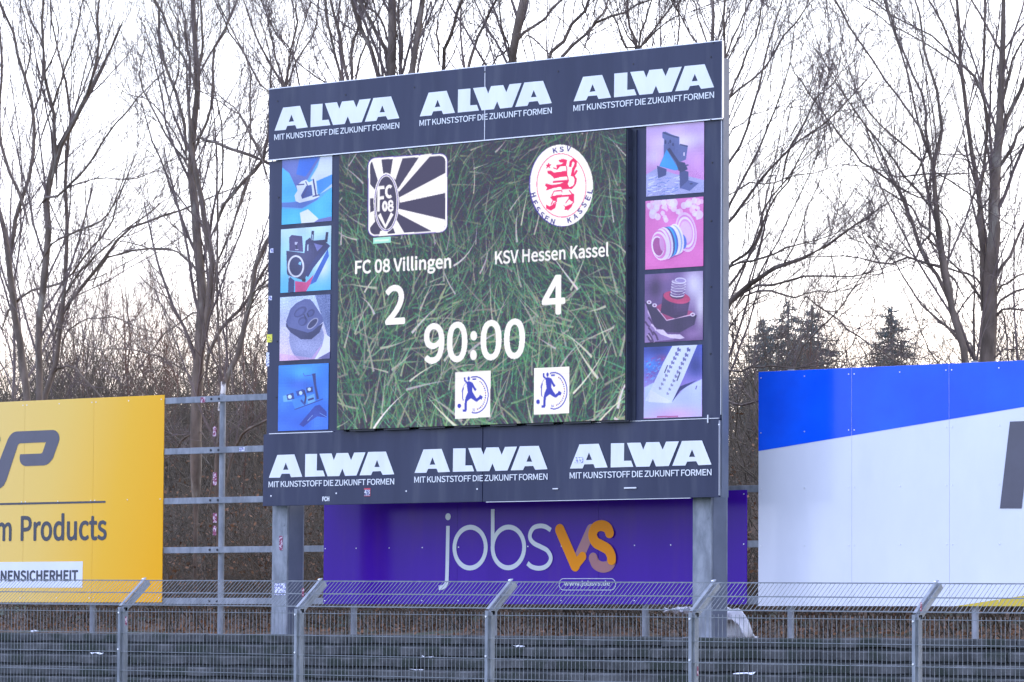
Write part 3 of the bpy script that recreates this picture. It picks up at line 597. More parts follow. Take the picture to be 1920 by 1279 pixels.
for ch, x, y in (('K', 575, 155), ('S', 662, 140), ('V', 755, 132)):
    a = math.atan2(y-622, x-660)+math.pi/2; h = 66; wd_ = 54; U_ = np.array([math.cos(a), math.sin(a)])*wd_; V_ = np.array([math.sin(a), -math.cos(a)])*h; c_ = np.array([x, y]); bl = c_-U_/2-V_/2
    C.text(ch, (48, 40, 130), (bl, bl+U_, bl+V_), .04)
for ch, x, y in zip('HESSENKASSEL', (285, 308, 345, 400, 465, 545, 765, 845, 905, 960, 1012, 1040), (750, 855, 940, 1012, 1065, 1103, 1085, 1035, 965, 880, 790, 700)):
    a = math.atan2(y-622, x-660)-math.pi/2; h = 66; wd_ = 50; U_ = np.array([math.cos(a), math.sin(a)])*wd_; V_ = np.array([math.sin(a), -math.cos(a)])*h; c_ = np.array([x, y]); bl = c_-U_/2-V_/2
    C.text(ch, (48, 40, 130), (bl, bl+U_, bl+V_), .04)
k = crop(620, 440, 3.31); C.f = fscr(k)
C.text('FC 08 Villingen', WH, ((153, 269), (745, 231), (153, 158)), .03)
C.text('KSV Hessen Kassel', WH, ((1022, 184), (1725, 133), (1022, 99)), .03)
C.text('2', WH, ((343, 553), (457, 547), (345, 322)), .034); C.text('4', WH, ((1316, 494), (1450, 486), (1318, 262)), .034)
C.text('90', WH, ((583, 798), (842, 782), (585, 560)), .034); C.text('00', WH, ((935, 777), (1200, 762), (937, 540)), .034)
C.ell(WH, 888, 628, 21, 30).ell(WH, 886, 748, 21, 32)
BL = (52, 58, 190)
for ox, oy in ((0, 0), (1136, -58)):
    cc = crop(840+ox/7.68, 680+oy/7.68, 7.68); C.f = fscr(cc)
    C.poly(WH, [(104, 140), (614, 117), (608, 790), (100, 812)])
    C.poly(BL, [(268, 282), (300, 268), (348, 285), (352, 420), (385, 480), (425, 535), (400, 562), (330, 515), (272, 562), (243, 552), (256, 495), (285, 430), (275, 360)]).ell(BL, 298, 232, 17, 30)
    C.line(BL, 5, [(275, 295), (240, 255), (240, 212)]).line(BL, 7, [(342, 300), (372, 360), (402, 402)]).line(BL, 8, [(258, 550), (252, 690)]).line(BL, 6, [(212, 692), (262, 692)]).line(BL, 8, [(405, 550), (462, 505)]).line(BL, 9, [(450, 485), (492, 515)]).ell(BL, 162, 625, 26, 33)
    C.arc(BL, 3, 390, 465, 188, 262, -108, 105, 40).arc(BL, 3, 390, 465, 182, 250, 160, 205, 10).arc((150, 150, 220), 2, 390, 465, 195, 235, 190, 230, 8)
    C.line(BL, 4, [(350, 243), (405, 238)]); C.text('31', BL, ((350, 700), (390, 698), (350, 668)), .03)
    for j in range(16):
        t = math.radians(-62+j*9.2); X = 390+150*math.cos(t); Y_ = 465+215*math.sin(t); C.line(BL if j % 3 else (130, 60, 110), 3, [(X-5, Y_-8), (X+6, Y_+6)])
mod = g.normal(1, .012, (6, 8)); C.a *= np.kron(mod, np.ones((126, 126)))[..., None]      # the cabinets differ slightly
for i in range(1, 6): C.a[i*126-1:i*126+1] *= .93
for j in range(1, 8): C.a[:, j*126-1:j*126+1] *= .95
led = C.image('screen_picture', 2)
picture('screen', SX0+.002, SX1-.002, SZ0+.002, SZ1-.002, YL, imgmat('led_screen', led, emit=1.0/2**EXPO*1.03, closest=True), sb)

# ================================================================== BILLBOARDS
YB = 1.2
def board(label, name, P, seams, mats, extra_bottom=0):
    "P: x0, x1, z0, z1 ; seams: x positions of the joints"
    x0, x1, z0, z1 = P; t = thing(name, label, 'billboard', ((x0+x1)/2, YB, z0)); X = [x0]+seams+[x1]
    for i in range(len(X)-1):
        MB().box(X[i]+(.0016 if i else 0), X[i+1]-(.0016 if i < len(X)-2 else 0), YB, YB+.012, z0, z1).put('panel', mats, t, bevel=.001)
        if i: MB().box(X[i]-.008, X[i]+.008, YB+.013, YB+.016, z0+.01, z1-.01).put('joint_backing', M_JOINT, t)
    return t
def rivets(t, X, Z, Y=YB):
    for x in X:
        for z in Z: MB().tube((x, Y-.006, z), (x, Y+.001, z), .008, k=8).put('rivet', M_SCREW, t)
ax = lambda px, py: at(px, py, YB)
YW = .004
# yellow
yz0, yz1 = .42, 3.255; yx1 = -7.105; ys = [ax(174.5, 900)[0], ax(45, 900)[0]]; pitch_ = (ys[0]-ys[1])
ys = [ys[1]-pitch_, ys[1], ys[0]]; yx0 = ys[0]-pitch_
mY = bpy.data.materials.new('yellow_gradient_print'); mY.use_nodes = True; t_ = mY.node_tree; b_ = t_.nodes['Principled BSDF']; b_.inputs['Roughness'].default_value = .35; b_.inputs['Specular IOR Level'].default_value = .2
ge = t_.nodes.new('ShaderNodeNewGeometry'); sp = t_.nodes.new('ShaderNodeSeparateXYZ'); t_.links.new(ge.outputs['Position'], sp.inputs[0])
ma = t_.nodes.new('ShaderNodeMath'); ma.operation = 'MULTIPLY_ADD'; t_.links.new(sp.outputs[2], ma.inputs[0]); ma.inputs[1].default_value = -.28; t_.links.new(sp.outputs[0], ma.inputs[2])
mr_ = t_.nodes.new('ShaderNodeMapRange'); mr_.inputs[1].default_value = yx0-.3; mr_.inputs[2].default_value = yx1-.35; t_.links.new(ma.outputs[0], mr_.inputs[0])
cr_ = t_.nodes.new('ShaderNodeValToRGB'); t_.links.new(mr_.outputs[0], cr_.inputs[0]); ee = cr_.color_ramp.elements
ee[0].position = 0; ee[0].color = (.78, .56, .20, 1); ee[1].position = 1; ee[1].color = (.86, .40, .001, 1)
for p_, c_ in ((.55, (.80, .52, .11, 1)), (.8, (.84, .45, .025, 1))): q = ee.new(p_); q.color = c_
t_.links.new(cr_.outputs[0], b_.inputs['Base Color'])
yb = board('yellow to orange billboard reading m Products above NENSICHERHEIT on the left', 'billboard', (yx0, yx1, yz0, yz1), ys, mY)
rivets(yb, [yx1-.05, (yx1+ys[2])/2, ys[2]+.04, ys[2]-.04, (ys[2]+ys[1])/2, ys[1]+.04, ys[1]-.04, (ys[0]+ys[1])/2], [yz1-.06, 2.45-.62, yz0+.06])
k = crop(0, 790, 3.996)
Pp = [(-60, 512), (0, 505), (30, 480), (50, 440), (135, 180), (142, 170), (152, 165), (345, 157), (322, 228), (316, 238), (305, 242), (152, 247), (148, 270), (149, 290), (153, 306), (162, 320), (174, 330), (190, 336), (330, 331), (352, 325), (372, 310), (388, 292), (400, 272), (440, 160), (446, 138), (446, 118), (442, 98), (432, 82), (418, 70), (400, 65), (125, 76), (104, 82), (88, 94), (74, 110), (62, 130), (50, 160), (-60, 440)]
joined('logo', [[[ax(*k(*p)) for p in Pp]], [[ax(*k(*p)) for p in [(-60, 90), (-10, 100), (3, 122), (4, 145), (-8, 170), (-60, 200)]]]], YB-YW, M_DARKPRINT, yb)
joined('rule', [[[ax(*k(*p)) for p in [(-300, 619), (788, 596), (795, 603), (788, 611), (-300, 634)]]]], YB-YW, M_TEXTDARK, yb)
def txt(s, cr, x0, x1, ybase, ytop, t, m, bold, Y=None, spacing=1.0, kind='humanist'):
    xm = (x0+x1)/2; X0 = at(*cr(x0, ybase), YB)[0]; X1 = at(*cr(x1, ybase), YB)[0]; Z0 = at(*cr(xm, ybase), YB)[1]; Z1 = at(*cr(xm, ytop), YB)[1]
    lettering(s, X0, X1, Z0, Z1, Y or YB-YW, m, t, bold=bold, spacing=spacing, kind=kind)
txt('Products', k, 155, 800, 896, 688, yb, M_TEXTDARK, .026); txt('m', k, -28, 87, 898, 757, yb, M_TEXTDARK, .036)
x1_, z1_ = ax(*k(620, 1050)); _, z0_ = ax(*k(620, 1246)); MB().box(yx0+.8, x1_, YB-.003, YB-.0005, z0_, z1_).put('label_strip', M_BWHITE, yb)
txt('NENSICHERHEIT', k, 6, 586, 1200, 1115, yb, M_TEXTDARK, .05, YB-.006)
# purple
px0, px1 = ax(607, 1030)[0], 2.71; pz0, pz1 = .398, 1.785
pb = board('glossy purple billboard with white jobs and orange vs lettering behind the scoreboard posts', 'billboard', (px0, px1, pz0, pz1), [ax(857.5, 1030)[0], ax(1122, 1030)[0]], M_PURPLE)
rivets(pb, [px0+.03]+[ax(q, 1028)[0] for q in (668, 730, 792, 860, 990, 1053, 1117.5, 1124.5, 1190, 1258)]+[px1-.04], [ax(960, 1025)[1], pz0+.045, pz1-.05])
k = crop(820, 950, 5.333); kk = lambda x, y: ax(*k(x, y))
mm = abs(kk(126, 400)[0]-kk(91, 400)[0])    # pen width
hh = abs(kk(300, 300)[1]-kk(300, 340)[1])
joined('lettering', stroke([kk(108, 193), kk(104, 450), kk(98, 720), kk(88, 775), kk(60, 805), kk(18, 812)], mm, cap=False), YB-YW, M_LILAC, pb, dy=.00012)
cx, cz = kk(109, 101); joined('lettering', [[[(cx+.045*math.cos(a), cz+.045*math.sin(a)) for a in np.linspace(0, 2*math.pi, 20)[:-1]]]], YB-YW, M_LILAC, pb)
for (x, y) in ((329, 410), (712, 408)):
    cx, cz = kk(x, y); R2 = abs(kk(x, y-228)[1]-cz); joined('lettering', ring(cx, cz, R2-mm*1.05, R2), YB-YW, M_LILAC, pb)
joined('lettering', stroke([kk(557, 25), kk(556, 400)], mm, cap=False), YB-YW-.0015, M_LILAC, pb, dy=.00012)
joined('lettering', stroke([kk(*p) for p in ((1136, 235), (1085, 202), (1025, 193), (965, 213), (932, 270), (935, 325), (975, 370), (1040, 402), (1105, 440), (1140, 505), (1125, 565), (1080, 605), (1015, 617), (950, 600), (910, 566))], mm, cap=False), YB-YW, M_LILAC, pb, dy=.00012)
wv = abs(kk(1270, 300)[0]-kk(1175, 300)[0])*.98
joined('lettering', stroke([kk(1540, 232), kk(1420, 500)], wv, smooth=False), YB-YW, M_MAUVE, pb, dy=.00012)
joined('lettering', stroke([kk(1228, 232), kk(1382, 590)], wv, smooth=False), YB-YW-.003, M_ORANGE, pb, dy=.00012)
joined('lettering', stroke([kk(1382, 590), kk(1455, 500)], wv*.82, smooth=False), YB-YW-.0045, M_ORANGE, pb, dy=.00012)
ws = wv*.92
joined('lettering', stroke([kk(*p) for p in ((1562, 515), (1590, 575), (1655, 605), (1720, 590), (1750, 545))], ws), YB-YW-.002, M_MAUVE, pb, dy=.00012)
joined('lettering', stroke([kk(*p) for p in ((1732, 262), (1700, 208), (1640, 190), (1585, 215), (1560, 285), (1590, 355), (1650, 390), (1715, 430), (1748, 490), (1752, 530))], ws), YB-YW-.009, M_ORANGE, pb, dy=.00012)
ppts = []
for cx_, a0 in ((1740, -90), (1264, 90)):
    for a in np.linspace(a0, a0+180, 12): ppts.append((cx_+57*math.cos(math.radians(a))*.78, 777+57*math.sin(math.radians(a))))
ppts.append(ppts[0]); joined('logo_outline', stroke([kk(*p) for p in ppts], .008, cap=False, smooth=False), YB-YW, M_LILAC, pb)
txt('www.jobsvs.de', k, 1268, 1728, 805, 740, pb, M_LILAC, .03)
# blue and white
wx0 = 2.885; wz0, wz1 = .378, 3.215; wpitch = ax(1780, 900)[0]-ax(1597, 900)[0]; ws_ = [ax(1597, 900)[0], ax(1780, 900)[0]]; wx1 = ws_[1]+2*wpitch
wb = board('white billboard with slanted blue top band on the right', 'billboard', (wx0, wx1, wz0, wz1), ws_+[ws_[1]+wpitch], M_BWHITE)
def clipx(P, x0, x1):
    for c, sg in ((x0, 1), (x1, -1)):
        o = []
        for i in range(len(P)):
            a, b = P[i], P[(i+1) % len(P)]; ia = (a[0]-c)*sg >= 0; ib = (b[0]-c)*sg >= 0
            if ia: o.append(a)
            if ia != ib: tt = (c-a[0])/(b[0]-a[0]); o.append((c, a[1]+(b[1]-a[1])*tt))
        P = o
        if not P: return P
    return P
la = ax(1421.6, 846); lb = ax(1920, 763); sl_ = (lb[1]-la[1])/(lb[0]-la[0]); yend = lambda x: la[1]+sl_*(x-la[0])
X = [wx0]+ws_+[ws_[1]+wpitch, wx1]
ya = ax(1791, 1137); yb2 = ax(1920, 1117); s2 = (yb2[1]-wz0)/(yb2[0]-ya[0])
for i in range(4):
    a_, b__ = X[i]+.003, X[i+1]-.003
    Pn = clipx([(wx0-1, wz1-.001), (wx0-1, yend(wx0-1)), (wx1+1, min(yend(wx1+1), wz1-.002)), (wx1+1, wz1-.001)], a_, b__)
    joined('blue_band', [[Pn]], YB-.003, M_BLUE, wb)
    Pn = clipx([(ya[0], wz0+.001), (wx1+1, wz0+.001), (wx1+1, wz0+s2*(wx1+1-ya[0]))], a_, b__)
    if Pn: joined('yellow_band', [[Pn]], YB-.003, M_YEL2, wb)
joined('logo_stroke', [[[ax(*p) for p in ((1894, 790.5), (1936, 789), (1916, 953.5), (1875, 953.5))]]], YB-.005, M_DARKPRINT, wb)
rz = [ax(1422, q)[1] for q in (709, 812, 917, 1024)]
rivets(wb, [wx0+.04, (wx0+X[1])/2, X[1]-.04, X[1]+.04, (X[1]+X[2])/2, X[2]-.04, X[2]+.04, (X[2]+X[3])/2], rz+[wz0+.06], YB-.003)

# rails and poles of the billboard frame
fr = thing('billboard_rack', 'galvanised steel rack of rails and poles carrying the three billboards', 'rack', (-2, YB+.1, 0))
rails = [ax(400, q)[1] for q in (748, 844, 938, 1031, 1127)]
rx = [yx0, px0+.05]
for i, z in enumerate(rails):
    xa, xb = (yx0, wx1) if i >= 2 else (yx0, -3.2)
    if i < 2: MB().box(wx0+.05, wx1-.05, YB+.02, YB+.06, z-.045, z+.045).put('rail', M_GALV, fr, bevel=.004)
    zz = z if i != 2 else z
    MB().box(xa, xb, YB+.02, YB+.06, zz-.042, zz+.042).put('rail', M_GALV, fr, bevel=.004)
for q in (-80, 162, 402, 652, 915, 1199, 1472, 1818, 2080):
    x = ax(q, 1160)[0]; top = rails[0]+.07 if not 600 < q < 1410 else 1.72
    MB().tube((x, YB+.12, -.05), (x, YB+.12, top), .042, k=14).put('pole', M_GALV, fr)
xp = ax(402, 900)[0]
for z in rails:
    for dx in (-.09, .05): MB().tube((xp+dx, YB+.012, z), (xp+dx, YB+.021, z), .017, k=10).put('bolt', M_BLACK, fr)
for (a, b, c, d, m) in ((399, 800, 405, 818, M_STKR), (399, 886, 406, 910, M_STKR), (399, 962, 406, 980, M_STKR), (399, 986, 405, 1004, M_STKR)):
    x0, x1, z0, z1 = rect(box4(a, b, c, d), YB+.07); MB().box(x0, x1, YB+.072, YB+.076, z0, z1).put('sticker', m, fr)
for (a, b, c, d, m) in ((449, 839, 459, 846, M_STK), (376.5, 745, 385, 755, M_STKR)):
    x0, x1, z0, z1 = rect(box4(a, b, c, d), YB+.02); MB().box(x0, x1, YB+.016, YB+.0195, z0, z1).put('sticker', m, fr)
x0, x1, z0, z1 = rect(box4(524, 1005, 530, 1032), .17); MB().box(x0, x1, .165, .1695, z0, z1).put('sticker', M_STKR, pL)
x0, x1, z0, z1 = rect(box4(515, 1094, 536, 1116), .17); MB().box(x0, x1, .165, .1695, z0, z1).put('sticker', M_STK, pL)

# ================================================================== WHITE SHEETING behind the right post
def tarp():
    v = []; f = []; nu, nv = 22, 14; cx = ax(1345, 1160)[0]
    x_r = at(1409, 1190, 2.0)[0]; x_l = at(1255, 1140, 2.0)[0]; zt = at(1370, 1139, 2.0)[1]
    rr_ = np.random.default_rng(2)
    for i in range(nu+1):
        u = i/nu; x = x_l+(x_r-x_l)*u
        prof_ = zt*(1-max(0, (u-.72)/.28)**3.2) if u > .72 else zt-(.0 if u > .3 else .02)
        for j in range(nv+1):
            a = math.pi*j/nv; y = 2.0-.12*math.cos(a); z = prof_*(1-((.52+.12*math.sin(14*u) if a < math.pi/2 else 1.0)*abs(math.cos(a))**2.4 if u > .5 else .10*abs(math.cos(a))))
            if j == 0: z -= .0
            z += .022*math.sin(9*u+a*3)+.012*math.sin(23*u-a*5)+rr_.normal(0, .012); v.append((x+.02*math.sin(5*a), y, max(z, 0)))
    for i in range(nu):
        for j in range(nv): a = i*(nv+1)+j; f.append((a, a+nv+1, a+nv+2, a+1))
    me = bpy.data.meshes.new('white_sheeting'); me.from_pydata(v, [], f); me.polygons.foreach_set('use_smooth', [True]*len(me.polygons)); me.update()
    o = link('white_sheeting', me, M_TARP); so_ = o.modifiers.new('thick', 'SOLIDIFY'); so_.thickness = .02
    tag(o, 'white plastic sheeting draped low behind the right scoreboard post under the purple billboard', 'sheeting')
tarp()

# ================================================================== MESH FENCE
YF = -7.76
fence = thing('mesh_fence', 'galvanised double wire mesh fence with angled posts along the front', 'fence', (6, YF, -2.0))
PXS = [at(q, 1150, YF)[0] for q in (226, 557, 915, 1297, 1716)]; dxp = (PXS[-1]-PXS[0])/4
PXS = [PXS[0]-dxp]+PXS+[PXS[-1]+dxp]
zb = at(960, 1145, YF)[1]            # bend height
ztip = at(960, 1094, YF+.35)[1]; arm = Vector((0, .34, ztip-zb))
def slope(x): return -.006*(x-6)
row = [zb-.035]+[at(960, 1155, YF)[1]-.02-.2*i-.0 for i in range(1, 11)]
zr1 = at(960, 1197, YF)[1]; row = [zb-.045]+[zr1-.2*i for i in range(0, 10)]
def wire(mb, p0, p1, r, k=4): mb.tube(p0, p1, r, k=k, caps=False)
for i in range(len(PXS)-1):
    a, b = PXS[i], PXS[i+1]; sa = slope((a+b)/2); mb = MB()
    n = 50; gap = (b-a-.02)/n
    for j in range(n+1):
        x = a+.01+gap*j; zz = slope(x); jx = rs.gauss(0, .0022); jt = rs.gauss(0, .0022)
        wire(mb, (x+jx, YF-.0, -1.95+zz), (x+jt, YF-.0, zb-.015+zz+rs.gauss(0, .002)), .0027)
    for z in row:
        for dy in (-.006, .006): wire(mb, (a-.03, YF+dy, z+slope(a)), (b-.03+.02, YF+dy, z+slope(b)), .0042)
    mb.put('mesh_panel', M_WIRE, fence); mb = MB()
    for j in range(n+1):
        x = a+.01+gap*j; zz = slope(x); jt = rs.gauss(0, .003)
        wire(mb, (x, YF+.01, zb+.02+zz), (x+jt, YF+.01+arm.y, zb+.02+arm.z+zz), .0028)
    for t in (.02, .5, .985):
        for dy in (-.005, .005): wire(mb, (a-.03, YF+.01+arm.y*t+dy, zb+.02+arm.z*t+slope(a)+dy*.6), (b+.0, YF+.01+arm.y*t+dy, zb+.02+arm.z*t+slope(b)+dy*.6), .0042)
    mb.put('overhang_panel', M_WIRE, fence)
for i, x in enumerate(PXS):
    z = zb+slope(x); w2 = .026
    p = MB().box(x-w2, x+w2-.004, YF+.018, YF+.085, -2.0, z).put('post', M_GALV, fence, bevel=.003)
    MB().box(x-w2-.002, x+w2-.018, YF-.016, YF-.008, -1.95, z-.0).put('clamp_bar', M_GALV, p, bevel=.002)
    # raking arm: U section
    d = arm.normalized(); nrm_ = Vector((0, -d.z, d.y)); L_ = arm.length+.05; base_ = Vector((x, YF+.02, z-.01))
    def slab_(mb, xa, xb, n0, n1):
        P = []
        for s_, q in ((0, n0), (0, n1)):
            pass
        c = [base_+nrm_*n0, base_+nrm_*n0, base_+nrm_*n1, base_+nrm_*n1]; e_ = d*L_
        P = [Vector((xa, c[0].y, c[0].z)), Vector((xb, c[0].y, c[0].z)), Vector((xb, c[2].y, c[2].z)), Vector((xa, c[2].y, c[2].z))]
        P += [q+e_ for q in P]; mb.hexa(P)
    mb = MB(); slab_(mb, x-w2, x+w2-.004, -.062, .0); mb.put('arm', M_GALV, p, bevel=.003)
    mb = MB(); slab_(mb, x-w2-.002, x+w2-.016, .026, .034); mb.put('clamp_bar', M_GALV, p, bevel=.002)
    for zz in (z-.06, z-.45, z-1.2, z-1.8):
        MB().tube((x-.01, YF-.026, zz), (x-.01, YF-.014, zz), .010, k=8).put('bolt', M_SCREW, p)
    q = base_+d*(L_-.04)+nrm_*.035; p.rotation_euler = (0, 0, 0); MB().tube((x-.008, q.y, q.z), tuple(Vector((x-.008, q.y, q.z))+nrm_*.014), .012, k=8).put('bolt', M_SCREW, p)
    if i in (1, 2, 4, 5):
        yy = (1172, 1112, 1250, 1131)[(1, 2, 4, 5).index(i)]; zz = at(960, yy, YF)[1]+slope(x)
        MB().box(x+w2-.003, x+w2-.001, YF+.045, YF+.075, zz-.05, zz+.04).put('sticker', M_STKR, p)

# ================================================================== TREES
def tubes(name, groups, m, parent, kind=None, smooth=True):
    "groups: list of (P (M,n,3), R (M,n), k)"
    V = []; Fq = []; off = 0
    for P, R, k in groups:
        if len(P) == 0: continue
        Mn, n = P.shape[:2]
        T = np.empty_like(P); T[:, 1:-1] = P[:, 2:]-P[:, :-2]; T[:, 0] = P[:, 1]-P[:, 0]; T[:, -1] = P[:, -1]-P[:, -2]
        T /= np.linalg.norm(T, axis=2, keepdims=True)+1e-9
        ref = np.zeros_like(T); ref[..., 0] = 1; bad = np.abs(T[..., 0]) > .9; ref[bad] = (0, 1, 0)
        A = np.cross(T, ref); A /= np.linalg.norm(A, axis=2, keepdims=True)+1e-9; B = np.cross(T, A)
        ang = np.arange(k)*2*math.pi/k
        ringv = P[:, :, None]+R[:, :, None, None]*(A[:, :, None]*np.cos(ang)[None, None, :, None]+B[:, :, None]*np.sin(ang)[None, None, :, None])
        V.append(ringv.reshape(-1, 3))
        i = np.arange(Mn)[:, None, None]*n*k; j = np.arange(n-1)[None, :, None]*k; q = np.arange(k)[None, None, :]; q2 = (q+1) % k
        f = np.stack([i+j+q, i+j+q2, i+j+k+q2, i+j+k+q], -1).reshape(-1, 4)+off; Fq.append(f); off += Mn*n*k
    V = np.concatenate(V).astype(np.float32); Fq = np.concatenate(Fq).astype(np.int32)
    me = bpy.data.meshes.new(name); me.vertices.add(len(V)); me.vertices.foreach_set('co', V.ravel())
    me.loops.add(Fq.size); me.loops.foreach_set('vertex_index', Fq.ravel()); me.polygons.add(len(Fq))
    me.polygons.foreach_set('loop_start', np.arange(len(Fq), dtype=np.int32)*4); me.polygons.foreach_set('loop_total', np.full(len(Fq), 4, np.int32))
    if smooth: me.polygons.foreach_set('use_smooth', np.ones(len(Fq), bool))
    me.update(); me.validate(); o = link(name, me, m, parent)
    if kind: o['kind'] = kind
    return o
def norm(a): return a/(np.linalg.norm(a, axis=-1, keepdims=True)+1e-9)
def children(P, R, c, n, lf, ang, rf, g, up=.25, jit=.12, rmin=.0022, tmin=.12, lmin=.15, lmax=3.0, flat=None):
    "c children per parent polyline; returns (P2, R2)"
    Mn, npt = P.shape[:2]; par = np.repeat(np.arange(Mn), c)
    t = tmin+(.99-tmin)*((np.tile(np.arange(c), Mn)+g.random(Mn*c))/c); s = t*(npt-1); i0 = np.minimum(s.astype(int), npt-2); fr_ = (s-i0)[:, None]
    st_ = P[par, i0]*(1-fr_)+P[par, i0+1]*fr_; dr = norm(P[par, i0+1]-P[par, i0]); r0 = R[par, i0]*(1-fr_[:, 0])+R[par, i0+1]*fr_[:, 0]
    plen = np.linalg.norm(np.diff(P, axis=1), axis=2).sum(1)[par]
    rnd = norm(g.normal(size=dr.shape)); per = norm(rnd-dr*(rnd*dr).sum(1, keepdims=True))
    a = np.radians(g.uniform(ang[0], ang[1], len(par)))[:, None]; d = norm(dr*np.cos(a)+per*np.sin(a)+np.array([0, 0, up*.4]))
    ln = np.clip(plen*lf*g.uniform(.55, 1.25, len(par))*(1.1-.6*t), lmin, lmax); rr_ = np.clip(r0*rf, rmin, None)
    Q = np.empty((len(par), n, 3)); Q[:, 0] = st_
    for j in range(1, n):
        d = norm(d+g.normal(0, jit, d.shape)+np.array([0, 0, up*.25])); Q[:, j] = Q[:, j-1]+d*(ln/(n-1))[:, None]
    Rr = rr_[:, None]*np.linspace(1, .35, n)[None]; Rr = np.maximum(Rr, rmin*.7)
    return Q, Rr
def resample(P, R, n):
    P = np.array(P, float); s = np.concatenate([[0], np.cumsum(np.linalg.norm(np.diff(P, axis=0), axis=1))]); t = np.linspace(0, s[-1], n)
    return np.stack([np.interp(t, s, P[:, i]) for i in range(3)], 1), np.interp(t, s, R)
def limb(pts, w0, w1, Y, g, dev=.35, n=16):
    "pts: photo pixels; w0,w1: photo widths in pixels at the two ends"
    pp = catmull(pts, 4); m_ = len(pp); f = np.linspace(0, 1, m_); yy = Y+dev*np.sin(f*g.uniform(1, 3)+0)*f*g.choice([-1, 1])*g.uniform(.3, 1.2)
    P = np.array([at3(p[0], p[1], y_) for p, y_ in zip(pp, yy)]); dist = np.linalg.norm(P-CAM, axis=1)
    ww = w0+(w1-w0)*f; R = ww*np.interp(ww, [4, 12], [.88, 1.0])*dist/FOC/2; P[1:-1] += g.normal(0, .012, P[1:-1].shape); e0 = norm(P[-1]-P[-4]); q = P[-1].copy(); ex = []; Ln = 1.1+R[-1]*25     # the limb thins out beyond the traced part
    for j in range(5): e0 = norm(e0+g.normal(0, .1, 3)+np.array([0, 0, .05])); q = q+e0*Ln/5; ex.append(q)
    P = np.concatenate([P, np.array(ex)]); R = np.concatenate([R, R[-1]*np.array([.85, .7, .52, .36, .2])])
    b0 = norm(P[1]-P[0]); P = np.concatenate([[P[0]-b0*.22+np.array([0, 0, -.28])], P]); R = np.concatenate([[R[0]*.35], R])     # root of the limb inside its parent
    return resample(P, R, n)
def tree(label, limbs, Y, seed, twig=(13, 8, 5), group='bare trees behind the billboards', name='bare_tree', mt=None, lmax=(2.6, 1.25, .42), cat='tree', up=.35, cm=None):
    g = np.random.default_rng(seed); LB = [limb([tuple(q) for q in pts], w0, w1, Y, g) for pts, w0, w1 in limbs]
    P = np.array([a for a, b in LB]); R = np.array([b for a, b in LB])
    # root the first limb in the ground
    base_ = P[0, 0].copy(); gz = np.interp(Y, [p[0] for p in prof], [p[1] for p in prof])-.2
    rootP, rootR = resample([(base_[0]+.05, base_[1], gz), tuple(base_*np.array([1, 1, 0])+np.array([.0, 0, (gz+base_[2])/2])), tuple(base_)], [R[0, 0]*1.45, R[0, 0]*1.1, R[0, 0]], 16)
    t = thing(name, label, cat, (float(base_[0]), float(base_[1]), float(gz)), group)
    tubes('trunk', [(np.concatenate([rootP[None], P]), np.concatenate([rootR[None], R]), 9)], mt or M_BARK, t)
    G = []; Q, q = children(P, R, twig[0], 9, .5, (14, 44), .36, g, up=up, jit=.075, rmin=.005, lmax=lmax[0], lmin=.7)
    ll = np.repeat(np.linalg.norm(np.diff(P, axis=1), axis=2).sum(1), twig[0]); kp = g.random(len(Q)) < np.clip(ll/4.2, .3, 1)     # short limbs carry fewer shoots
    Q, q = Q[kp], q[kp]; G.append((Q, q, 5))
    Q2, q2 = children(Q, q, twig[1], 6, .5, (18, 46), .5, g, up=up*.6, jit=.12, rmin=.0031, lmax=lmax[1], lmin=.2); G.append((Q2, q2, 3))
    Q3, q3 = children(Q2, q2, twig[2], 4, .42, (25, 60), .6, g, up=.15, jit=.16, rmin=.0022, lmax=lmax[2], lmin=.08); G.append((Q3, q3, 3))
    tubes('branches', G, cm or M_TWIG, t); return t
cvt = lambda x0, y0, s, L_: [(x0+x/s, y0+y/s) for x, y in L_]
a_ = lambda *L_: cvt(0, 0, 3.198, L_)
b_ = lambda *L_: cvt(0, 380, 3.198, L_)
c_ = lambda *L_: cvt(400, 0, 3.692, L_)
d_ = lambda *L_: cvt(900, 0, 3.692, L_)
e_ = lambda *L_: cvt(1350, 0, 3.198, L_)
f_ = lambda *L_: cvt(1340, 380, 3.198, L_)
tree('bare grey tree at the far left edge above the yellow billboard', [
    (b_((165, 1170), (120, 900), (85, 650), (55, 400), (45, 250), (20, 120)) , 15, 9), (b_((75, 230), (110, 0))+a_((125, 1200), (190, 1000), (205, 700), (160, 480), (110, 330), (75, 180), (0, 30)), 9, 5),
    (a_((130, 1195), (85, 1090), (20, 900), (0, 780), (10, 420), (0, 200)), 7, 5), (a_((200, 680), (245, 560), (255, 400), (250, 250), (180, 120), (150, 0)), 5, 3),
    (a_((160, 410), (185, 300), (125, 60), (125, 0)), 4, 2), (b_((60, 620), (200, 520), (380, 480), (520, 300), (660, 150), (700, 0)), 6, 3)], 6.0, 21)
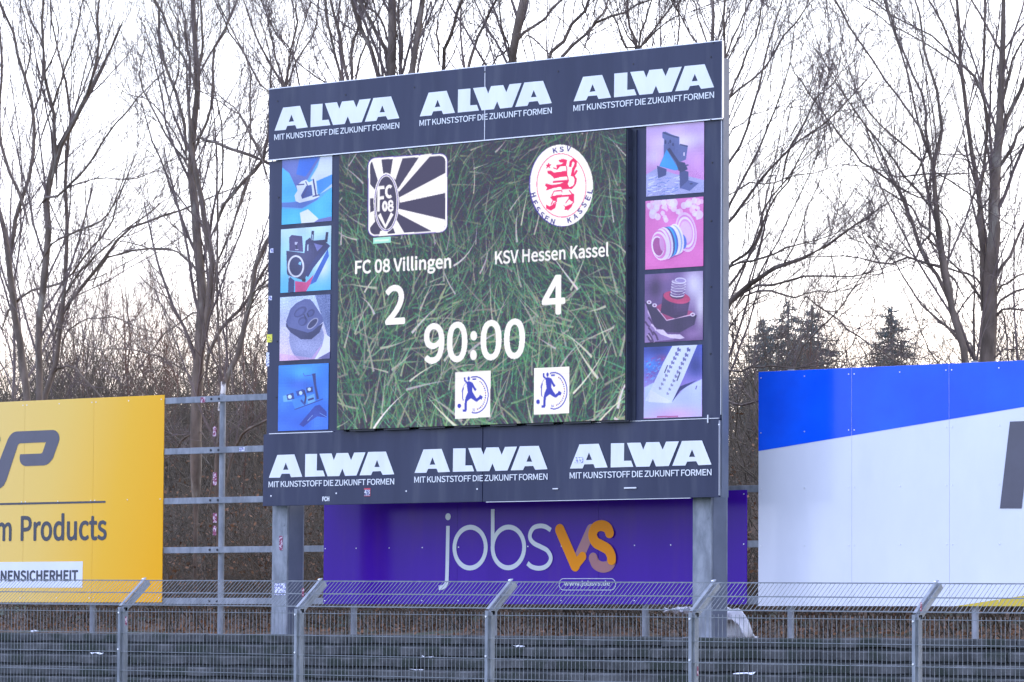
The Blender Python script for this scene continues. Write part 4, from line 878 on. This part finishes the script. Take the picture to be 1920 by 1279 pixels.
tree('tall bare tree with paired upright limbs above the left yellow billboard', [
    (b_((235, 1180), (235, 950), (240, 700), (270, 400), (285, 100))+a_((288, 1180), (310, 1000), (340, 910)), 13, 12), (a_((335, 940), (310, 640), (280, 500), (262, 380), (250, 150), (262, 0)), 8, 4),
    (a_((350, 900), (430, 750), (520, 560), (575, 380), (590, 200), (580, 120), (595, 0)), 7, 4), (a_((310, 640), (345, 560), (385, 430), (450, 250), (500, 0)), 5, 3), (a_((590, 250), (560, 120), (510, 0)), 3, 2),
    (a_((275, 420), (330, 330), (350, 180), (300, 0)), 4, 2), (a_((270, 1180), (330, 1190), (540, 980), (600, 870), (740, 690), (850, 570)), 6, 3), (b_((290, 260), (420, 190), (600, 120), (650, 60), (690, -20)), 5, 3),
    (a_((350, 1150), (540, 1080), (700, 1075), (850, 1060), (1000, 970), (1120, 900)), 3, 1.6)], 5.0, 22)
tree('slimmer bare tree leaning right above the yellow billboard', [
    (b_((265, 1180), (320, 1020), (350, 880), (370, 640), (400, 380), (400, 0))+a_((402, 1100), (410, 850), (428, 650), (400, 500), (375, 410), (330, 250), (300, 0)), 11, 3), (b_((370, 660), (480, 510), (600, 370), (700, 230), (780, 150), (950, 90), (1150, 20)), 8, 4),
    (b_((610, 350), (700, 310), (820, 285), (950, 280), (1040, 285), (1120, 350), (1175, 390)), 5, 3), (b_((380, 560), (460, 440), (560, 330), (780, 140)), 5, 3), (b_((375, 820), (430, 740), (560, 690), (700, 690), (800, 740)), 4, 2), (b_((300, 1040), (360, 990), (440, 985), (540, 1090), (600, 1160)), 6, 4)], 5.5, 23)
tree('thick bare tree between the yellow billboard and the scoreboard', [
    (b_((1175, 1700), (1180, 1160), (1200, 900), (1215, 620), (1205, 400), (1195, 300), (1170, 0))+a_((1165, 1200), (1145, 1000), (1150, 900), (1165, 700), (1195, 450), (1170, 250), (1155, 0)), 22, 9),
    (b_((1235, 680), (1265, 480), (1270, 300), (1235, 150), (1220, 0))+a_((1215, 1180), (1165, 980)), 13, 9), (a_((1130, 980), (1030, 870), (960, 730), (880, 590), (835, 480), (830, 410), (860, 350), (865, 220)), 5, 2),
    (a_((1110, 780), (1080, 650), (1045, 540), (985, 380), (950, 240), (960, 100), (920, 0)), 7, 5), (a_((1160, 470), (1100, 350), (1030, 230), (970, 80), (930, 0)), 6, 4), (a_((1140, 400), (1115, 230), (1085, 0)), 6, 4), (a_((1190, 450), (1215, 250), (1200, 0)), 6, 4),
    (a_((1180, 850), (1240, 730), (1275, 620), (1275, 320), (1330, 220), (1370, 110), (1375, 0)), 6, 4), (b_((1250, 900), (1300, 800), (1350, 720), (1440, 650), (1480, 600), (1530, 500)), 8, 6), (b_((1280, 520), (1310, 350), (1360, 230), (1400, 120), (1450, 0)), 5, 3),
    (a_((1140, 980), (1000, 720), (870, 590), (760, 565)), 4, 2), (a_((1190, 820), (1280, 860), (1430, 910), (1570, 960)), 6, 7), (b_((1180, 400), (1130, 350), (1050, 290), (900, 280)), 4, 3), (b_((1180, 640), (1080, 720), (980, 800), (900, 900)), 4, 2),
    (b_((1190, 1100), (1100, 1000), (1000, 950), (850, 890), (600, 880)), 4, 2), (a_((1045, 510), (1070, 440), (1075, 250), (1050, 100), (1000, -20)), 4, 2.5), (b_((1190, 1350), (1100, 1420), (1050, 1500)), 5, 3)], 4.2, 24, twig=(14, 8, 5))
tree('leaning bare tree with pale lichen close beside the scoreboard', [
    (b_((1305, 1700), (1330, 1200), (1350, 1080), (1400, 980), (1445, 850), (1470, 700), (1510, 540), (1520, 400), (1570, 280), (1640, 180)), 12, 9), (b_((1330, 1240), (1300, 0))+a_((1325, 1180), (1340, 1060), (1330, 800), (1320, 650), (1290, 560)), 5, 3),
    (a_((1330, 1240), (1400, 1150), (1500, 1040), (1575, 970), (1600, 850), (1612, 760)), 7, 6), (a_((1420, 1260), (1500, 1050), (1560, 970)), 5, 4), (a_((1575, 960), (1500, 800), (1400, 640), (1290, 570)), 4, 2), (a_((1560, 900), (1430, 690), (1300, 600)), 4, 2),
    (a_((1500, 850), (1500, 500), (1480, 350), (1380, 150), (1300, 0)), 4, 3), (b_((1520, 540), (1600, 500), (1700, 460)), 5, 4), (b_((1540, 510), (1580, 480), (1650, 430)), 4, 3), (b_((1390, 1000), (1380, 900), (1420, 840)), 4, 3),
    (b_((1440, 1000), (1520, 1140), (1600, 1230), (1700, 1300)), 4, 3), (b_((1390, 1520), (1440, 1400), (1560, 1320), (1700, 1270)), 7, 4), (b_((1280, 1640), (1380, 1470), (1500, 1480), (1620, 1500)), 6, 3)], 3.6, 25, twig=(13, 8, 5))
tree('bare tree with fanning limbs above the scoreboard left corner', [(c_((520, 1000), (500, 620), (440, 520), (330, 320), (270, 200), (210, 0)), 7, 3), (c_((480, 600), (370, 640), (250, 450), (150, 280), (0, -10)), 5, 3), (c_((505, 590), (540, 350), (580, 150), (570, 0)), 5, 3), (c_((495, 590), (420, 350), (370, 100), (330, -20)), 4, 3),
    (c_((500, 600), (600, 380), (700, 250), (720, 100), (730, -10)), 4, 3), (c_((490, 600), (540, 430), (640, 120), (690, -10)), 4, 2), (c_((600, 700), (560, 380), (430, 230), (330, 0)), 4, 2), (c_((900, 600), (740, 560), (600, 440), (430, 240)), 4, 2)], 7.0, 26, twig=(16, 8, 5))
tree('multi stemmed bare tree rising behind the scoreboard top left of its seam', [
    (c_((1200, 1400), (1220, 900), (1230, 520), (1240, 200), (1232, -20)), 20, 15), (c_((1225, 540), (1190, 360), (1120, 200), (1040, 60), (990, -20)), 9, 6), (c_((1150, 560), (1090, 340), (1040, 220), (990, 120), (960, -10)), 9, 8), (c_((1360, 1000), (1375, 520), (1405, 300), (1430, 150), (1445, -20)), 13, 10),
    (c_((890, 580), (850, 400), (810, 280), (785, 100), (780, -10)), 6, 5), (c_((935, 560), (895, 380), (870, 220), (830, 60), (800, -20)), 7, 5), (c_((960, 570), (965, 300), (1020, 150), (1070, -20)), 7, 4), (c_((980, 560), (1040, 330), (1110, 150), (1180, 20)), 5, 3), (c_((1290, 540), (1310, 300), (1270, 120), (1290, -20)), 6, 4), (c_((1230, 320), (1160, 130), (1080, 60), (1030, -20)), 5, 4)], 4.6, 27, twig=(16, 8, 5))
tree('bare tree with one curved trunk rising behind the middle of the scoreboard top', [
    (d_((240, 1000), (230, 430), (240, 300), (265, 160), (290, 60), (305, -20)), 16, 15), (d_((255, 270), (330, 210), (400, 160), (480, 90), (575, -10)), 7, 5), (d_((200, 320), (150, 180), (130, 0)), 4, 3), (d_((330, 230), (400, 300), (490, 390)), 4, 3), (d_((200, 330), (120, 400), (60, 500)), 5, 3),
    (c_((1590, 520), (1600, 400), (1630, 280), (1700, 60), (1730, -20)), 8, 6), (c_((1760, 480), (1800, 330), (1850, 200), (1940, 40)), 7, 5), (c_((1560, 330), (1545, 180), (1600, -10)), 4, 3)], 5.4, 28, twig=(16, 8, 5))
tree('bare tree with two long limbs sweeping up right over the scoreboard', [
    (d_((420, 1000), (470, 430), (540, 320), (620, 200), (660, 130), (735, 70), (765, -10)), 8, 6), (d_((540, 410), (650, 310), (775, 175), (900, 120), (1000, 80), (1200, -10)), 7, 4), (d_((780, 165), (840, 110), (880, 40), (885, -20)), 5, 4), (d_((740, 90), (710, 40), (715, -10)), 3, 2), (d_((770, 380), (700, 290), (600, 180), (500, 90)), 3, 1.5)], 6.2, 29, twig=(16, 8, 5))
tree('bare tree with a dense upright fan behind the scoreboard top right', [
    (d_((1095, 1200), (1090, 340), (1060, 280), (1030, 180), (1015, -10)), 8, 4), (d_((1090, 330), (980, 320), (965, 200), (890, 60), (840, -10)), 4, 2), (d_((1100, 310), (1130, 190), (1180, 40), (1190, -10)), 5, 3), (d_((1100, 320), (1200, 230), (1290, 150), (1480, 70)), 5, 2), (d_((1090, 320), (1010, 230), (930, -10)), 4, 2), (d_((1100, 330), (1220, 180), (1320, 50), (1340, -10)), 4, 2), (d_((1370, 400), (1375, 200), (1385, -10)), 4, 3), (d_((1560, 400), (1450, 220), (1330, -10)), 4, 3), (d_((1600, 400), (1540, 200), (1470, 0)), 4, 3)], 7.5, 30, twig=(16, 8, 5))
tree('straight bare tree just behind the scoreboard top right corner', [
    (d_((1640, 1300), (1620, 700), (1612, 280), (1612, 100), (1600, -20)), 9, 6), (d_((1690, 900), (1690, 400), (1690, 200), (1695, -20)), 6, 5), (d_((1640, 300), (1680, 150), (1640, -20)), 3, 2), (d_((1700, 380), (1780, 200), (1850, 60), (1900, -20)), 4, 3)], 5.0, 31, twig=(16, 8, 5))
tree('wide bare tree with arching limbs right of the scoreboard', [
    (f_((-20, 1500), (0, 1000), (20, 700), (75, 610), (200, 500), (330, 400), (450, 360), (560, 320), (700, 240), (820, 140), (950, 60)), 16, 3), (f_((200, 500), (330, 490), (430, 470), (600, 435), (740, 445), (880, 430), (1010, 395)), 6, 2), (f_((205, 525), (350, 530), (430, 560), (490, 570), (570, 530), (680, 540), (830, 490)), 5, 2),
    (f_((60, 390), (160, 360), (300, 320), (420, 280), (550, 240)), 6, 3), (f_((80, 380), (220, 280), (270, 200), (290, 100), (340, 0))+e_((400, 1100), (500, 900)), 6, 3), (f_((60, 110), (150, 40))+e_((180, 1160), (260, 1050), (350, 960), (430, 880), (510, 820), (650, 730), (750, 620)), 7, 3), (e_((400, 930), (470, 790), (560, 620), (610, 560), (680, 500)), 5, 2),
    (e_((40, 1260), (140, 1080), (240, 870), (330, 640), (400, 450), (440, 220)), 6, 2), (e_((40, 1010), (130, 830), (200, 640), (250, 440), (300, 250), (370, 0)), 6, 3), (e_((30, 870), (60, 800), (170, 700), (340, 640)), 3, 2), (e_((20, 700), (100, 480), (200, 250), (240, 90), (260, -10)), 5, 3), (e_((20, 620), (150, 500), (260, 430), (380, 230), (490, 90), (530, -10)), 5, 3),
    (e_((20, 480), (60, 350), (140, 150), (170, -10)), 4, 3), (e_((40, 1180), (160, 1100), (300, 1100), (420, 1060), (600, 1030)), 4, 2), (f_((60, 530), (160, 400), (270, 190), (300, 20), (420, -120)), 6, 3), (f_((60, 820), (160, 640), (300, 560)), 4, 2), (f_((70, 1000), (170, 1010), (260, 980), (500, 990)), 5, 3), (f_((60, 1180), (170, 1220), (260, 1180)), 6, 4),
    (f_((800, 620), (560, 540), (860, 820), (1020, 930)), 1, 1), (f_((550, 560), (700, 680), (860, 800), (1000, 900), (1080, 950)), 4, 3), (f_((530, 860), (640, 750), (760, 620), (850, 480), (920, 380)), 4, 2)], 4.0, 32, twig=(13, 8, 5))
tree('bare tree with sinuous twin limbs left of the thick right hand tree', [
    (f_((1530, 1400), (1510, 950), (1465, 800), (1410, 600), (1385, 400), (1350, 200), (1310, 0))+e_((1300, 1260), (1275, 1150), (1272, 1000), (1310, 880), (1330, 760), (1312, 560), (1245, 380), (1220, 200), (1160, -10)), 15, 4),
    (e_((1275, 960), (1240, 860), (1240, 680), (1210, 560), (1110, 340), (1060, 200), (990, -10)), 6, 4), (e_((1240, 870), (1190, 740), (1150, 560), (1095, 330), (1040, 180), (980, -10)), 5, 3), (e_((1240, 1090), (1200, 960), (1090, 860), (950, 740), (830, 560), (740, 320)), 6, 2), (e_((1210, 980), (1245, 920), (1225, 800), (1080, 600), (940, 410), (800, 190), (670, -10)), 5, 4),
    (e_((1260, 1220), (1130, 1090), (1000, 900), (900, 780), (770, 600), (650, 430), (550, 160)), 5, 2), (e_((1090, 1165), (1030, 1090), (970, 1020), (920, 880), (860, 740), (760, 590), (590, 320)), 5, 2), (f_((1395, 545), (1330, 430), (1280, 370), (1220, 240), (1170, 100), (1135, 0))+e_((1110, 1200), (1065, 1130)), 8, 6), (f_((1340, 240), (1290, 170), (1230, 130), (1190, 50), (1140, 0)), 6, 4),
    (f_((1440, 775), (1340, 700), (1240, 600), (1190, 530), (1170, 480), (1110, 420), (1075, 350), (940, 220), (820, 90)), 5, 2), (f_((1400, 330), (1420, 180), (1400, 100), (1350, 50), (1330, 0)), 5, 3), (f_((1410, 410), (1300, 380), (1190, 330), (1100, 340), (1010, 380), (880, 330), (650, 320), (540, 340)), 6, 2), (f_((1240, 240), (1290, 200), (1290, 160)), 5, 6), (f_((1000, 380), (860, 130), (960, 80), (940, -20)), 3, 2),
    (e_((1300, 1040), (1420, 1110), (1540, 1210)), 4, 3), (e_((1250, 920), (1400, 930), (1510, 930)), 3, 2), (e_((700, 990), (900, 1000), (1000, 1040), (1100, 1060), (1300, 1040)), 2, 4), (e_((650, 710), (820, 930), (980, 1060)), 4, 5), (e_((650, 715), (560, 600), (430, 400), (420, 360)), 4, 2)], 5.2, 33, twig=(12, 8, 4))
tree('thickest bare tree on the right rising above the blue and white billboard', [
    (f_((1640, 1500), (1640, 940), (1648, 800), (1655, 500), (1680, 250), (1680, 0))+e_((1640, 1270), (1650, 1050), (1675, 850), (1690, 500), (1700, 200), (1702, -20)), 34, 8), (f_((1610, 420), (1600, 200), (1590, 0))+e_((1565, 1250), (1540, 1080), (1490, 800), (1455, 480), (1440, 200), (1425, -10)), 13, 6),
    (e_((1570, 1070), (1590, 900), (1600, 760), (1578, 520), (1585, 200), (1590, -10)), 7, 5), (e_((1700, 780), (1740, 680), (1790, 560), (1850, 400)), 9, 8), (e_((1690, 960), (1750, 900), (1800, 780), (1900, 700)), 8, 5), (e_((1690, 640), (1740, 450), (1760, 350), (1830, 220)), 6, 4), (f_((1700, 405), (1760, 320), (1800, 260), (1850, 140)), 7, 5),
    (f_((1700, 520), (1770, 470), (1900, 400)), 5, 3), (f_((1700, 600), (1760, 560), (1800, 530), (1900, 510)), 5, 4), (f_((1700, 655), (1760, 640), (1900, 655)), 5, 4), (f_((1700, 910), (1760, 880), (1900, 880)), 4, 3), (f_((1610, 600), (1560, 520), (1500, 440), (1430, 370)), 6, 4), (f_((1600, 480), (1540, 440), (1440, 405), (1300, 370)), 5, 4),
    (e_((1690, 290), (1630, 230), (1590, 130), (1500, -10)), 6, 4), (e_((1565, 540), (1500, 430), (1400, 310), (1370, 220), (1250, -10)), 7, 4), (e_((1440, 400), (1300, 300), (1200, 240), (1050, 170), (930, 80), (800, -10)), 4, 2), (e_((1400, 330), (1260, 210), (1060, 120), (900, -10)), 4, 3), (f_((1560, 950), (1550, 700), (1560, 560), (1550, 400)), 6, 3), (f_((1540, 850), (1500, 820)), 5, 4), (f_((1720, 640), (1750, 740), (1760, 940)), 5, 4)], 5.8, 34, twig=(12, 8, 4))
lt = [o for o in COL.objects if o.name.startswith('bare_tree') and 'lichen' in o.get('label', '')][0]
M_PALE = mat('pale_peeled_bark', (.75, .72, .66), (.12, .10, .09), rough=.9, scale=9, detail=3, lo=.5, hi=.58)
P_, R_ = resample([at3(419, 716, 3.45), at3(419, 735, 3.45), at3(414, 752, 3.45), at3(411, 770, 3.45)], [.035, .04, .035, .02], 8); tubes('bark_patch', [(P_[None], R_[None], 9)], M_PALE, lt)
# two further thin trees behind, partly hidden
def autotree(label, px, ytop, w0, Y, seed, group='bare trees behind the billboards', cm=None, lean=0, n=9, twig=(8, 6, 4), name='bare_tree', bottom=1000):
    g = np.random.default_rng(seed); L_ = []; H = bottom-ytop
    pts = [(px+lean*t+g.normal(0, 4), bottom-H*t) for t in np.linspace(0, 1, 6)]; L_.append((pts, w0, w0*.25))
    for i in range(n):
        t = .25+.7*i/n; s_ = g.choice([-1, 1]); l = H*g.uniform(.25, .45)*(1.2-t*.6); x0 = px+lean*t; y0 = bottom-H*t; a = g.uniform(.25, .75)
        L_.append(([(x0, y0), (x0+s_*l*a*.45, y0-l*.4), (x0+s_*l*a*.75, y0-l*.75), (x0+s_*l*a*.9+g.normal(0, 5), y0-l)], w0*.45*(1.1-t), w0*.15))
    return tree(label, L_, Y, seed, twig=twig, group=group, cm=cm, mt=cm or M_TWIG, name=name)
autotree('small reddish bare tree at the left, behind the thick tree and above the billboard gap', 235, 560, 7, 18, 51, cm=M_TWIGR)
autotree('reddish bare sapling behind, just right of the yellow billboard edge', 330, 640, 5, 16, 52, cm=M_TWIGR)
autotree('reddish bare sapling above the yellow billboard centre', 160, 600, 6, 20, 53, cm=M_TWIGR)
autotree('thin bare tree far left behind others', 20, 300, 9, 14, 54)
autotree('thin bare tree at the left between the two tallest left hand trees', 95, 430, 7, 16, 55)
autotree('bare sapling left of the scoreboard behind the leaning tree', 455, 560, 6, 15, 56, cm=M_TWIGR)
autotree('bare sapling behind the blue billboard left corner', 1400, 560, 6, 15, 57, lean=20)
autotree('pale bare sapling between the two far firs', 1590, 620, 4, 22, 58, cm=M_TWIGR)
autotree('small bare tree at the right edge of the picture', 1905, 380, 8, 12, 59)
autotree('thin bare tree behind the scoreboard top left, between fanning trees', 640, -60, 8, 12, 60, bottom=300, n=12)
autotree('thin bare tree behind the scoreboard top centre', 870, -60, 8, 12, 61, bottom=300, n=12)
autotree('thin bare tree behind the scoreboard top, right of centre', 1240, -40, 6, 14, 62, bottom=260, n=10)

# ---- far firs
def fir(label, px, ytop, ybot, wpx, Y, seed, tops=1):
    g = np.random.default_rng(seed); top = at3(px, ytop, Y); bot = at3(px, ybot, Y); H = top[2]-3.1; wid = wpx/2*np.linalg.norm(top-CAM)/FOC
    Hv = top[2]-bot[2]
    t = thing('fir_tree', label, 'tree', (float(top[0]), Y, 3.1), 'dark firs far behind')
    P, R = resample([(top[0], Y, 3.0), (top[0], Y, top[2])], [.16, .02], 14); tubes('trunk', [(P[None], R[None], 6)], M_TWIG, t)
    m = 1100; V = []
    f = g.random(m)**.62; zz = top[2]-f*(H-.3); r = wid*np.minimum(1.25, (top[2]-zz)/Hv)**.8*g.uniform(.2, 1.2, m)**1.2+.05; az = g.uniform(0, 2*math.pi, m)
    B0 = np.stack([top[0]+0*zz, Y+0*zz, zz], 1); dirh = np.stack([np.cos(az), np.sin(az), 0*az], 1)
    pts = [B0+dirh*r[:, None]*s_+np.array([0, 0, 1])*(-.22*s_*r+.12*(s_**3)*r)[:, None] for s_ in np.linspace(0, 1, 5)]
    Q = np.stack(pts, 1); q = np.full((m, 5), .018)*np.linspace(1, .4, 5); G = [(Q, q, 3)]
    Q2, q2 = children(Q, q, 9, 3, .30, (25, 80), .8, g, up=-.2, jit=.3, rmin=.012, lmax=.45, lmin=.12, tmin=.2); G.append((Q2, q2*1.3, 3))
    tubes('crown', G, M_FIR, t)
fir('broad dark fir left of the pair beyond the blue billboard', 1478, 566, 700, 230, 60, 71)
fir('narrow dark fir right of the pair beyond the blue billboard', 1672, 574, 690, 150, 62, 72)
fir('fir standing close against the broad one, its left neighbour', 1432, 598, 700, 150, 64, 73)
fir('fir standing close against the broad one, its right neighbour', 1522, 572, 700, 160, 63, 74)
0 and fir('dark fir at the left seen through bare branches above the yellow billboard', 236, 620, 740, 130, 66, 75)

# ---- undergrowth
def thicket(name, n, x0, x1, y0, y1, h0, h1, m, seed, label, r=.006, kids=(5, 4)):
    g = np.random.default_rng(seed); x = g.uniform(x0, x1, n); y = g.uniform(y0, y1, n); gz = np.interp(y, [p[0] for p in prof], [p[1] for p in prof])
    clump = .68+.32*np.sin(x*1.7+y)*np.sin(x*.6+2); h = g.uniform(h0, h1, n)*clump
    d = norm(np.stack([g.normal(0, .42, n), g.normal(0, .42, n), np.ones(n)], 1)); Q = np.empty((n, 7, 3)); Q[:, 0] = np.stack([x, y, gz-.05], 1)
    for j in range(1, 7): d = norm(d+g.normal(0, .22, d.shape)); Q[:, j] = Q[:, j-1]+d*(h/6)[:, None]
    R = np.full((n, 7), r)*np.linspace(1.5, .5, 7)*g.uniform(.6, 1.6, (n, 1)); G = [(Q, R, 3)]
    Q2, R2 = children(Q, R, kids[0], 5, .4, (20, 60), .6, g, up=.2, jit=.2, rmin=.0035, lmax=1.0, lmin=.2); G.append((Q2, R2, 3))
    Q3, R3 = children(Q2, R2, kids[1], 3, .4, (25, 65), .7, g, up=.1, jit=.2, rmin=.003, lmax=.5, lmin=.1); G.append((Q3, R3, 3))
    o = tubes(name, G, m, None, 'stuff'); tag(o, label, 'undergrowth'); return Q2
Qa = thicket('undergrowth', 1900, -15, 9, 3.2, 9, 1.0, 3.3, M_BRUSH, 81, 'tangled leafless brown undergrowth right behind the billboards')
Qb = thicket('far_undergrowth', 5000, -34, 12, 9, 24, 2.0, 5.3, M_BRUSH, 82, 'brown leafless thicket filling the bank further back', r=.008)
# dead leaves hanging in the brush
g = np.random.default_rng(90); thicket('brushwood', 1700, -39, -23, 18, 32, 2.5, 6.5, M_BRUSH, 83, 'dense dark brushwood filling the low background above the yellow billboard', r=.009, kids=(7, 5))
src = np.concatenate([Qa[:, -1], Qa[:, 2], Qb[:, -1]]); src = src[g.random(len(src)) < .62]; src = src[src[:, 2] < 3.4]
src = np.concatenate([src, np.stack([g.uniform(-15, 9, 5000), g.uniform(2.4, 8, 5000), np.zeros(5000)], 1)]); k0 = len(src)-5000
src[k0:, 2] = np.interp(src[k0:, 1], [p[0] for p in prof], [p[1] for p in prof])+g.uniform(.0, .12, 5000)
u_ = norm(g.normal(size=src.shape)); v_ = norm(np.cross(u_, norm(g.normal(size=src.shape)))); s_ = g.uniform(.018, .042, (len(src), 1))
V = np.stack([src-u_*s_, src+v_*s_*.6, src+u_*s_, src-v_*s_*.6], 1).reshape(-1, 3).astype(np.float32); n = len(src)
me = bpy.data.meshes.new('dead_leaves'); me.vertices.add(4*n); me.vertices.foreach_set('co', V.ravel()); me.loops.add(4*n); me.loops.foreach_set('vertex_index', np.arange(4*n, dtype=np.int32)); me.polygons.add(n)
me.polygons.foreach_set('loop_start', np.arange(n, dtype=np.int32)*4); me.polygons.foreach_set('loop_total', np.full(n, 4, np.int32)); me.update()
tag(link('dead_leaves', me, M_LEAFD), 'brown dead leaves hanging in the undergrowth and lying on the bank', 'leaves', kind='stuff')

# scraps of paper lying on the steps
M_PAPER = mat('paper_scrap', (.75, .75, .75), (.55, .56, .6), rough=.8, scale=30)
for px, py, k, sz, lb in ((66, 1188, 0, .07, 'small white paper scrap on the top step below the yellow billboard'), (182, 1236, 2, .10, 'crumpled white paper scrap on a lower step left of the leftmost fence post'),
                          (973, 1217, 1, .07, 'white paper scrap on the second step right of the middle fence post'), (800, 1241, 2, .08, 'white paper scrap on the third step left of the middle fence post'),
                          (780, 1263, 3, .10, 'flat white paper scrap on a low step near the bottom centre'), (1395, 1267, 3, .16, 'long white paper scrap on a low step below the white sheeting')):
    yy = -.62-.36*k+.06; x = at(px, py, yy)[0]; gg = np.random.default_rng(px); v = []; f = []
    for i in range(5):
        for j in range(3): v.append((sz*(i/4-.5)*1.6+gg.normal(0, .006), .05*(j-1)+gg.normal(0, .005), .006+abs(gg.normal(0, .016))))
    for i in range(4):
        for j in range(2): f.append((i*3+j, i*3+3+j, i*3+4+j, i*3+1+j))
    me = bpy.data.meshes.new('paper_scrap'); me.from_pydata(v, [], f); me.update(); o = link('paper_scrap', me, M_PAPER, loc=(x, yy, -STEP*k)); so_ = o.modifiers.new('t', 'SOLIDIFY'); so_.thickness = .002
    tag(o, lb, 'litter', 'paper scraps on the steps')
